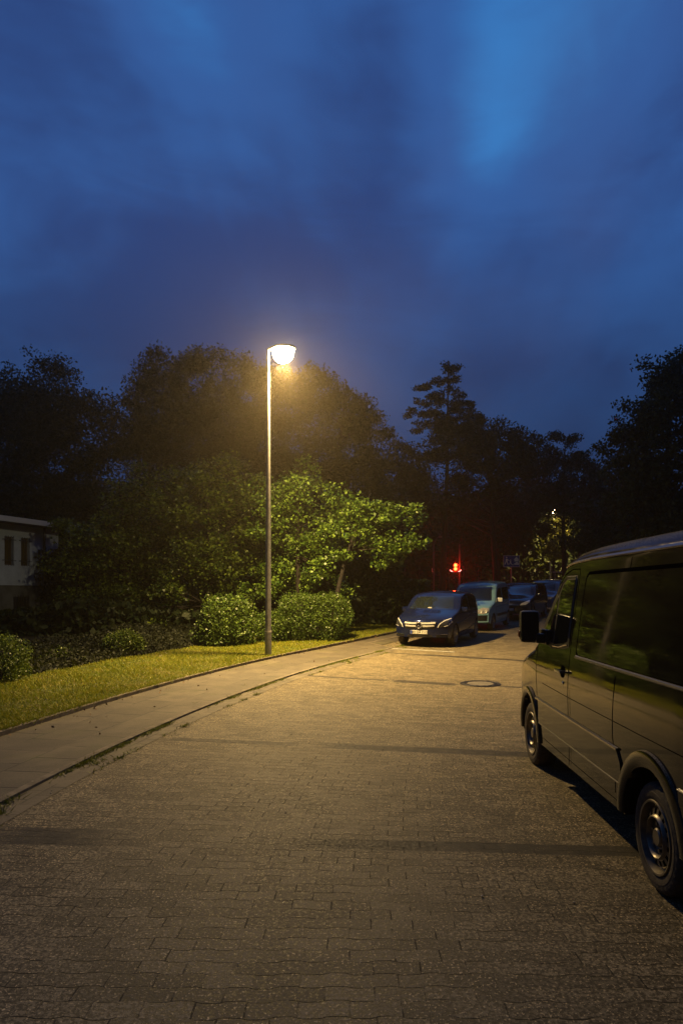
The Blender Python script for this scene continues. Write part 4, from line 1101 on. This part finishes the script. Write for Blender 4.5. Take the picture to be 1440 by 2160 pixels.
    for v in bm.verts: v.co += Vector((0, hx.y + .028, 1.175))
    box(bm, X(2.39), X(2.36), hx.y - .01, hx.y + .035, 1.178, 1.202, .004); box(bm, X(2.24), X(2.21), hx.y - .01, hx.y + .035, 1.178, 1.202, .004)
    hn = mesh('door_handle', bm, mat('handle_grey', (.10, .10, .09), .3, .2, 1.0), V.root, 40)
    V.patch('handle_recess', rrect(X(2.37), X(2.23), 1.13, 1.24, .04), side, M_SEAM, .002, 0, 8, 8)
    bm = bmesh.new(); h2, _, _ = V.ray(X(2.335), 1.085, side); lathe(bm, [(.015, 0), (.015, .008), (.010, .012), (.001, .012)], 14, 'Y', (X(2.335), h2.y - .002, 1.085)); mesh('key_lock', bm, M_CHROME, V.root, 40)
    # windscreen
    V.patch('windscreen', [(-.80, 1.48), (-.66, 2.24), (.66, 2.24), (.80, 1.48)], 'front', M_WSGLASS, .006, .01, 16, 24)
    V.patch('grille', [(-.52, .72), (-.60, .98), (.60, .98), (.52, .72)], 'front', M_BLACK, .006, .01, 10, 14)
    for zz_ in (.78, .85, .92): V.ribbon('grille_bar', [(-.5, zz_), (.5, zz_)], 'front', M_CHROME, ((-.012, .004), (0, .018), (.012, .004)))
    for sg in (-1, 1):
        pl = [(sg * .62, .78), (sg * .62, .98), (sg * .80, 1.14), (sg * .86, 1.14), (sg * .86, .86)]
        V.patch('headlight', pl, 'front', M_LENS, .008, .02, 12, 10)
    V.patch('bumper', [(-.9, .36), (-.93, .66), (.93, .66), (.9, .36)], 'front', M_BLACK, .02, .03, 8, 20)
    for ax_, sg in (('left', 1),):
        V.patch('side_indicator', rrect(X(1.24), X(1.16), 1.30, 1.335, .01), ax_, M_ORANGE, .008, .008, 4, 4)
    V.patch('tail_light', [(.80, .95), (.80, 1.5), (.93, 1.5), (.95, .95)], 'rear', M_REDLENS, .01, .02, 8, 6)
    V.patch('tail_light', [(-.80, .95), (-.80, 1.5), (-.93, 1.5), (-.95, .95)], 'rear', M_REDLENS, .01, .02, 8, 6)
    V.patch('rear_window', rrect(-.72, -.06, 1.45, 2.05, .06), 'rear', M_GLASS, .006, .01, 10, 8); V.patch('rear_window', rrect(.06, .72, 1.45, 2.05, .06), 'rear', M_GLASS, .006, .01, 10, 8)
    V.ribbon('panel_gap', [(0, .45), (0, 2.3)], 'rear', M_SEAM, ((-.006, .002), (.006, .002)))
    V.ribbon('roof_seam', [(X(3.60), -.80), (X(3.60), .88)], 'top', M_SEAM, ((-.004, .0015), (.004, .0015)))
    # wheel arch flares
    def flare(u, z, r0, r1, a0, a1, sd='left'):
        bm = bmesh.new(); rows = []; sg = 1 if sd == 'left' else -1
        for i in range(41):
            a = R(a0 + (a1 - a0) * i / 40); row = []
            for k, (rr, off) in enumerate(((r0 - .004, -.03), (r0, .012), (r0 + (r1 - r0) * .25, .028), (r0 + (r1 - r0) * .7, .026), (r1 - .006, .018), (r1, .0))):
                x = X(u) + math.cos(a) * rr; zz_ = z + math.sin(a) * rr; h, d, _ = V.ray(x, zz_, sd)
                row.append(bm.verts.new(h + d * off) if h is not None else None)
            rows.append(row)
        for a, b in zip(rows, rows[1:]):
            for k in range(5):
                q = (a[k], a[k + 1], b[k + 1], b[k])
                if all(x is not None for x in q): bm.faces.new(q)
        mesh('wheel_arch', bm, V.paint, V.root, 50)
    for sd in ('left', 'right'):
        flare(1.0, .36, .425, .515, -8, 182, sd); flare(4.25, .36, .425, .535, -4, 186, sd)
    V.finish_body([(1.0, .43, .36), (4.25, .43, .36)], .36)
    for u in (1.0, 4.25):
        for sg in (1, -1): V.wheel(u, sg, .348, .23, .965, 'steel')
    # left mirror: big upright housing on a thick arm
    h, _, _ = V.ray(X(1.68), 1.42, 'left'); y0 = h.y
    bm = bmesh.new()
    M = Matrix.Translation((X(1.55), y0 + .145, 1.565)) @ Matrix.Rotation(R(-8), 4, 'Z')
    box(bm, -.07, .09, -.085, .105, -.165, .165, .040, M)
    arm = box(bm, X(1.70), X(1.50), y0 - .03, y0 + .12, 1.40, 1.50, .025)
    box(bm, X(1.74), X(1.46), y0 - .03, y0 + .035, 1.385, 1.54, .02)
    mir = mesh('side_mirror', bm, M_BLACK, V.root, 40)
    bm = bmesh.new(); box(bm, -.074, -.069, -.070, .088, -.145, .145, .002, M); mesh('mirror_glass', bm, mat('mirror_glass', (.02, .02, .02), .25, .5), mir)
    bm = bmesh.new(); box(bm, -.02, .05, .100, .122, -.11, -.045, .008, M); mesh('indicator', bm, M_ORANGE, mir)
    h, _, _ = V.ray(X(1.68), 1.42, 'right'); y0 = h.y
    bm = bmesh.new(); M = Matrix.Translation((X(1.55), y0 - .235, 1.575)); box(bm, -.07, .09, -.105, .085, -.165, .165, .040, M); box(bm, X(1.70), X(1.50), y0 - .20, y0 + .03, 1.40, 1.50, .025)
    mesh('side_mirror', bm, M_BLACK, V.root, 40)
    # underside so the ground below stays dark
    bm = bmesh.new(); box(bm, -1.9, 1.9, -.62, .62, .26, .345); mesh('chassis', bm, M_WELL, V.root)
build_van()

def car_mirror(V, u, z, sd, m_, k=1.0):
    h, _, _ = V.ray(V.L / 2 - u, z, 'left' if sd > 0 else 'right')
    bm = bmesh.new(); box(bm, V.L / 2 - u - .05 * k, V.L / 2 - u + .07 * k, h.y + sd * .08 - .10 * k, h.y + sd * .08 + .10 * k, z - .06 * k, z + .075 * k, .03)
    box(bm, V.L / 2 - u - .02, V.L / 2 - u + .03, min(h.y - sd * .03, h.y + sd * .03), max(h.y - sd * .03, h.y + sd * .03), z - .05, z - .02)
    return mesh('side_mirror', bm, m_, V.root, 40)
def plate(V, z, ax, text=None, w=.26, h=.055):
    p, d, _ = V.ray(0, z, ax); sg = 1 if ax == 'front' else -1
    bm = bmesh.new(); x = p.x + sg * .012; box(bm, min(x, x + sg * .01), max(x, x + sg * .01), -w, w, z - h, z + h, .003); pl = mesh('number_plate', bm, M_PLATE, V.root)
    bm = bmesh.new(); y = -w if ax == 'front' else w
    ya, yb = (w - .045, w - .004) if ax == 'rear' else (-w + .004, -w + .045)
    box(bm, min(x + sg * .0105, x + sg * .012), max(x + sg * .0105, x + sg * .012), ya, yb, z - h + .004, z + h - .004); mesh('country_band', bm, M_PLATEBLUE, pl)
    if text:
        cu = bpy.data.curves.new('lettering', 'FONT'); cu.body = text; cu.size = .112; cu.align_x = 'CENTER'; cu.align_y = 'CENTER'; cu.extrude = .0015
        to = bpy.data.objects.new('lettering', cu); COL.objects.link(to); cu.materials.append(M_TEXT)
        bpy.context.view_layer.update(); lm = bpy.data.meshes.new_from_object(to.evaluated_get(bpy.context.evaluated_depsgraph_get())); bpy.data.objects.remove(to); to = link('lettering', lm, None)
        if not lm.materials: lm.materials.append(M_TEXT)
        to.parent = pl; to.location = (x + sg * .013, .02 if ax == 'front' else -.02, z - .003); to.rotation_euler = (R(90), 0, R(90) if sg > 0 else R(-90)); to.scale = (.80, 1, 1)

def heading(deg):   # cars facing the viewer, nose turned left by deg
    return R(-90 - deg)
def place(front, deg, L):
    return (front[0] + math.sin(R(deg)) * L / 2, front[1] + math.cos(R(deg)) * L / 2)
def slope_pitch(y): return -math.atan(.032) * 0 + math.atan(.030)

def build_hatch():
    pt = paint('dark_blue_paint', (.007, .011, .045), .15, .22)
    L, Wd = 4.36, 1.786
    top = [(0, .66), (.03, .74), (.10, .80), (.40, .90), (.80, .985), (1.05, 1.04), (1.22, 1.12), (1.72, 1.40), (2.0, 1.50), (2.4, 1.55), (2.9, 1.555), (3.5, 1.51), (3.9, 1.43), (4.1, 1.27), (4.28, .98), (4.34, .80), (4.36, .6)]
    V = Vehicle('compact_car', 'dark blue compact car with two chrome grille bars, nearest of the parked row', 'car', place((2.28, 20.05), 24, L), heading(24), L, Wd, top, [(0, .90), (.2, .955), (.7, .99), (1.2, 1.0), (3.5, 1.0), (4.1, .95), (4.36, .86)],
                [(0, .30), (.25, .22), (4.1, .22), (4.36, .34)], .93, .27, .10, lambda u: .06 + .05 * sstep(.9, 1.6, u), .34, (.6, 2.2), pt, .05, pitch=-math.atan(.030) * -1)
    X = lambda u: L / 2 - u
    V.patch('windscreen', [(-.70, 1.07), (-.565, 1.46), (.565, 1.46), (.70, 1.07)], 'front', M_WSGLASS, .006, .01, 14, 20)
    for sd in ('left', 'right'):
        V.patch('side_window', [(X(3.62), .99), (X(3.40), 1.36), (X(2.75), 1.425), (X(2.3), 1.42), (X(1.95), 1.34), (X(1.48), 1.04), (X(1.48), 1.01)], sd, M_GLASS, .005, .008, 18, 26)
        V.ribbon('window_trim', [(X(1.42), .985), (X(2.6), .985), (X(3.65), 1.0)], sd, M_CHROME, ((-.007, 0), (0, .010), (.007, 0)))
        V.ribbon('window_pillar', [(X(2.50), 1.0), (X(2.56), 1.43)], sd, M_BLACK, ((-.04, .007), (.04, .007)))
        V.ribbon('crease_line', [(X(.95), .66), (X(2.2), .73), (X(3.9), .84)], sd, pt, ((-.02, 0), (.0, .012), (.012, 0)))
        V.ribbon('sill_crease', [(X(1.2), .36), (X(2.3), .38), (X(3.2), .50)], sd, pt, ((-.02, 0), (.0, .012), (.012, 0)))
        for path in ([(X(1.22), .30), (X(1.20), .7), (X(1.36), .98)], [(X(2.46), .28), (X(2.48), .98)], [(X(3.40), .5), (X(3.55), .8), (X(3.5), .99)]): V.ribbon('panel_gap', path, sd, M_SEAM, ((-.004, .0016), (.004, .0016)))
        for u in (2.30, 3.30):
            h, _, _ = V.ray(X(u), .86, sd); sg = 1 if sd == 'left' else -1; bm = bmesh.new(); box(bm, X(u) - .09, X(u) + .09, min(h.y, h.y + sg * .03), max(h.y, h.y + sg * .03), .85, .875, .006); mesh('door_handle', bm, M_CHROME, V.root)
    # face: grille with two chrome bars and the round star emblem
    V.patch('grille', [(-.44, .55), (-.50, .74), (.50, .74), (.44, .55)], 'front', M_BLACK, .004, .01, 8, 20)
    for z0, w in ((.71, .47), (.625, .44)): V.ribbon('grille_bar', [(-w, z0 + .012), (-.25, z0), (.25, z0), (w, z0 + .012)], 'front', M_BAR, ((-.024, .006), (-.018, .022), (.018, .026), (.024, .006)))
    V.ribbon('grille_frame', [(-.50, .75), (-.25, .755), (.25, .755), (.50, .75)], 'front', M_CHROME, ((-.006, .004), (0, .012), (.006, .004)))
    p, _, _ = V.ray(0, .655, 'front'); bm = bmesh.new()
    ring = [Vector((p.x + .05, math.cos(a) * .085, .655 + math.sin(a) * .085)) for a in [2 * math.pi * i / 24 for i in range(25)]]
    tube(bm, ring, .010, 6, False)
    for k in range(3):
        a = R(90 + 120 * k); c = Vector((p.x + .05, 0, .655)); tip = c + Vector((0, math.cos(a), math.sin(a))) * .085
        s1 = c + Vector((0, math.cos(a + R(60)), math.sin(a + R(60)))) * .016; s2 = c + Vector((0, math.cos(a - R(60)), math.sin(a - R(60)))) * .016; f_ = c + Vector((.012, 0, 0)); bk = c - Vector((.012, 0, 0))
        v = [bm.verts.new(q) for q in (tip, s1, s2, f_, bk)]
        for t3 in ((0, 1, 3), (0, 3, 2), (0, 4, 1), (0, 2, 4)): bm.faces.new([v[i] for i in t3])
    mesh('emblem', bm, M_CHROME, V.root)
    bm = bmesh.new(); lathe(bm, [(.083, .03), (.001, .03)], 24, 'X', (p.x, 0, .655)); mesh('emblem_disc', bm, M_BLACK, V.root)
    ph, _, _ = V.ray(X(.14), 0, 'top'); bm = bmesh.new(); lathe(bm, [(.02, 0), (.022, .006), (.012, .012), (.001, .012)], 14, 'Z', (X(.14), 0, ph.z)); mesh('bonnet_badge', bm, M_CHROME, V.root)
    for sg in (1, -1):
        pl = [(sg * .53, .575), (sg * .56, .66), (sg * .72, .80), (sg * .84, .84), (sg * .86, .70), (sg * .78, .615)]
        hl = V.patch('headlight', pl, 'front', mat('headlamp_dark', (.04, .04, .045), .12, .3, 1.0), .006, .02, 14, 12)
        V.ribbon('light_strip', [(sg * .535, .58), (sg * .57, .67), (sg * .70, .785), (sg * .83, .835)], 'front', M_BAR, ((-.012, .010), (0, .016), (.012, .010)), parent=hl)
        V.ribbon('light_ring', [(sg * .83, .82), (sg * .85, .72), (sg * .80, .64), (sg * .70, .61)], 'front', M_BAR, ((-.008, .010), (0, .014), (.008, .010)), parent=hl)
        V.patch('lower_vent', [(sg * .50, .31), (sg * .48, .38), (sg * .84, .40), (sg * .84, .33)], 'front', M_BLACK, .004, .006, 6, 10)
        V.ribbon('vent_trim', [(sg * .50, .375), (sg * .82, .39)], 'front', M_CHROME, ((-.008, .006), (0, .016), (.008, .006)))
        car_mirror(V, 1.62, 1.04, sg, pt)
    V.patch('lower_intake', [(-.42, .285), (-.36, .37), (.36, .37), (.42, .285)], 'front', M_BLACK, .005, .008, 6, 16)
    V.ribbon('splitter', [(-.78, .26), (-.4, .245), (.4, .245), (.78, .26)], 'front', M_CHROME, ((-.009, .004), (0, .014), (.009, .004)))
    plate(V, .455, 'front', 'BO DA 7115')
    V.patch('tail_light', [(.55, .85), (.60, 1.0), (.80, 1.0), (.80, .85)], 'rear', M_REDLENS, .006, .02, 6, 6); V.patch('tail_light', [(-.55, .85), (-.60, 1.0), (-.80, 1.0), (-.80, .85)], 'rear', M_REDLENS, .006, .02, 6, 6)
    bm = bmesh.new(); 
    for sg in (-1, 1):
        a, _, _ = V.ray(sg * .1, 1.085, 'front'); b, _, _ = V.ray(sg * .1 + sg * .45, 1.12, 'front'); tube(bm, [a + Vector((.012, 0, 0)), b + Vector((.016, 0, 0))], .008, 5)
    mesh('wiper', bm, M_BLACK, V.root)
    bm = bmesh.new(); q, _, _ = V.ray(.25, 1.10, 'front'); box(bm, q.x - .02, q.x + .012, -.05, .07, 1.10, 1.13, .003, Matrix.Translation((0, 0, 0))); mesh('dashboard_card', bm, mat('paper_white', (.6, .6, .55), .8), V.root)
    V.finish_body([(.87, .345, .32), (.87 + 2.70, .345, .32)], .26)
    for u in (.87, 3.57):
        for sg in (1, -1): V.wheel(u, sg, .315, .205, Wd / 2 - .02, 'alloy')
build_hatch()

def build_berlingo():
    pt = paint('light_blue_paint', (.19, .36, .44), .10, .34)
    L, Wd = 4.11, 1.724
    top = [(0, .66), (.03, .80), (.12, .90), (.40, .985), (.75, 1.07), (.92, 1.14), (1.25, 1.42), (1.50, 1.62), (1.72, 1.72), (2.1, 1.775), (3.4, 1.80), (3.9, 1.78), (4.03, 1.70), (4.08, 1.2), (4.11, .6)]
    V = Vehicle('family_van', 'light blue high-roofed family van with grey bumper behind the dark blue car', 'car', place((4.62, 25.35), 25, L), heading(25), L, Wd, top, [(0, .91), (.15, .96), (.5, .99), (1.0, 1.0), (3.7, 1.0), (4.11, .94)],
                [(0, .34), (.25, .24), (3.9, .24), (4.11, .36)], 1.02, .19, .07, lambda u: .07 + .05 * sstep(.9, 1.5, u), .30, (.5, 2.1), pt, .045, pitch=math.atan(.030))
    X = lambda u: L / 2 - u
    V.patch('windscreen', [(-.70, 1.13), (-.60, 1.60), (.60, 1.60), (.70, 1.13)], 'front', M_WSGLASS, .006, .01, 14, 20)
    V.ribbon('windscreen_seal', [(-.705, 1.12), (-.605, 1.61), (.605, 1.61), (.705, 1.12)], 'front', M_BLACK, ((-.014, .004), (.014, .004)), closed=True)
    for sd in ('left', 'right'):
        V.patch('front_window', [(X(2.28), 1.10), (X(2.28), 1.58), (X(1.85), 1.56), (X(1.55), 1.40), (X(1.36), 1.16), (X(1.36), 1.10)], sd, M_GLASS, .005, .008, 14, 14)
        V.patch('rear_side_window', rrect(X(3.80), X(2.42), 1.10, 1.58, .06), sd, M_GLASS, .005, .008, 12, 16)
        V.patch('door_moulding', rrect(X(3.10), X(1.36), .50, .60, .02), sd, M_BLACK, .012, .012, 6, 24)
        V.ribbon('body_crease', [(X(1.1), .88), (X(3.9), .92)], sd, pt, ((-.015, 0), (0, .012), (.015, 0)))
        for path in ([(X(1.18), .30), (X(1.20), .9), (X(1.32), 1.08)], [(X(2.34), .30), (X(2.35), 1.62)], [(X(3.30), .6), (X(3.34), 1.62)]): V.ribbon('panel_gap', path, sd, M_SEAM, ((-.004, .0016), (.004, .0016)))
    V.patch('bumper', [(-.80, .40), (-.82, .60), (.82, .60), (.80, .40)], 'front', M_BLACK, .02, .03, 8, 20)
    V.patch('grille', [(-.40, .66), (-.40, .78), (.40, .78), (.40, .66)], 'front', M_BLACK, .006, .01, 6, 14)
    V.ribbon('grille_bar', [(-.38, .72), (.38, .72)], 'front', M_CHROME, ((-.018, .006), (0, .02), (.018, .006)))
    for sg in (1, -1):
        hl = V.patch('headlight', [(sg * .43, .66), (sg * .43, .80), (sg * .58, .88), (sg * .78, .86), (sg * .80, .70), (sg * .60, .64)], 'front', M_LENS, .008, .02, 12, 12)
        for yy in (.52, .68):
            q, _, _ = V.ray(sg * yy, .755, 'front'); bm = bmesh.new(); lathe(bm, [(.07, -.01), (.072, .02), (.055, .012), (.02, .006), (.001, .006)], 20, 'X', (q.x + .004, sg * yy, .755)); mesh('reflector_bowl', bm, M_BAR, hl, 50)
        car_mirror(V, 1.50, 1.12, sg, mat('mirror_white', (.75, .76, .72), .3, 0, 1.0), 1.15)
        V.patch('tail_light', [(sg * .74, .8), (sg * .72, 1.2), (sg * .80, 1.2), (sg * .82, .8)], 'rear', M_REDLENS, .006, .02, 6, 6)
    plate(V, .50, 'front', None)
    bm = bmesh.new(); q, _, _ = V.ray(X(1.95), 0, 'top'); tube(bm, [q, q + Vector((-.12, 0, .05)), q + Vector((-.30, 0, .16))], [.016, .008, .004], 6); mesh('aerial', bm, M_BLACK, V.root)
    V.finish_body([(.82, .34, .31), (.82 + 2.69, .34, .31)], .26)
    for u in (.82, 3.51):
        for sg in (1, -1): V.wheel(u, sg, .305, .19, Wd / 2 - .02, 'alloy')
build_berlingo()

def build_mpv(name, label, front, deg, col, H, L, Wd, rails=False, glass=None, metal=.35):
    pt = paint(name + '_paint', col, metal, .32)
    k = H / 1.65
    top = [(0, .66), (.03, .78), (.12, .86), (.45, .96), (.95, 1.06), (1.15, 1.13), (1.75, 1.45 * k), (2.1, 1.58 * k), (2.6, 1.64 * k), (3.3, 1.65 * k), (L - .6, 1.58 * k), (L - .25, 1.42 * k), (L - .08, 1.0), (L, .62)]
    V = Vehicle(name, label, 'car', place(front, deg, L), heading(deg), L, Wd, top, [(0, .90), (.2, .955), (.7, .99), (1.2, 1.0), (L - .9, 1.0), (L, .90)],
                [(0, .30), (.25, .24), (L - .3, .24), (L, .36)], .98, .22, .08, lambda u: .06 + .05 * sstep(.9, 1.6, u), .34, (.6, 2.2), pt, .05, pitch=math.atan(.028))
    X = lambda u: L / 2 - u
    V.patch('windscreen', [(-.74, 1.13), (-.60, 1.52 * k), (.60, 1.52 * k), (.74, 1.13)], 'front', M_WSGLASS, .006, .01, 12, 18)
    for sd in ('left', 'right'):
        V.patch('side_window', [(X(L - .75), 1.08), (X(L - .95), 1.42 * k), (X(2.9), 1.52 * k), (X(2.35), 1.49 * k), (X(2.0), 1.38 * k), (X(1.55), 1.10), (X(1.55), 1.06)], sd, M_GLASS, .005, .008, 14, 22)
        V.ribbon('window_pillar', [(X(2.65), 1.06), (X(2.70), 1.52 * k)], sd, pt, ((-.03, .007), (.03, .007)))
        V.ribbon('body_crease', [(X(1.1), .76), (X(L - .6), .88)], sd, pt, ((-.015, 0), (0, .012), (.015, 0)))
        if rails: V.ribbon('roof_rail', [(X(2.2), 1.555 * k), (X(L - 1.0), 1.555 * k)], sd, M_CHROME, ((-.012, .02), (0, .05), (.012, .02)))
    V.patch('grille', [(-.42, .58), (-.48, .70), (.48, .70), (.42, .58)], 'front', M_BLACK, .006, .01, 6, 14)
    V.ribbon('grille_bar', [(-.45, .70), (.45, .70)], 'front', M_CHROME, ((-.008, .004), (0, .014), (.008, .004)))
    V.patch('lower_intake', [(-.55, .30), (-.50, .42), (.50, .42), (.55, .30)], 'front', M_BLACK, .006, .01, 6, 14)
    for sg in (1, -1):
        V.patch('headlight', [(sg * .52, .68), (sg * .55, .76), (sg * .86, .92), (sg * .88, .80), (sg * .74, .70)], 'front', M_LENS, .008, .02, 10, 12)
        car_mirror(V, 1.72, 1.10, sg, pt if not rails else MATS['mirror_white'])
        V.patch('tail_light', [(sg * .66, .85), (sg * .66, 1.05), (sg * .82, 1.05), (sg * .84, .85)], 'rear', M_REDLENS, .006, .02, 6, 6)
    plate(V, .50, 'front', None)
    V.finish_body([(.92, .36, .33), (.92 + 2.80, .36, .33)], .26)
    for u in (.92, 3.72):
        for sg in (1, -1): V.wheel(u, sg, .325, .21, Wd / 2 - .02, 'alloy')
build_mpv('dark_people_carrier', 'dark people carrier parked third in the row behind the light blue van', (7.55, 31.0), 28, (.012, .016, .040), 1.66, 4.77, 1.88)
build_mpv('silver_people_carrier', 'silver-blue people carrier with roof rails, farthest of the parked row', (10.55, 37.2), 32, (.16, .20, .28), 1.75, 4.6, 1.80, rails=True)

# ------------------------------------------------------------------ haze volume added to give the lamps their glow
def haze():
    bm = bmesh.new(); box(bm, -58, 64, -30, 80, -1.2, 22)
    m_ = bpy.data.materials.new('glow_haze'); m_.use_nodes = True; t = NT(m_.node_tree); t.n.clear()
    out = t.new('ShaderNodeOutputMaterial'); v = t.new('ShaderNodeVolumePrincipled'); v.inputs['Color'].default_value = (1, .86, .62, 1); v.inputs['Density'].default_value = .0013; v.inputs['Anisotropy'].default_value = .8
    t.l.new(v.outputs[0], out.inputs['Volume']); tag(mesh('haze', bm, m_), kind='stuff')
haze()
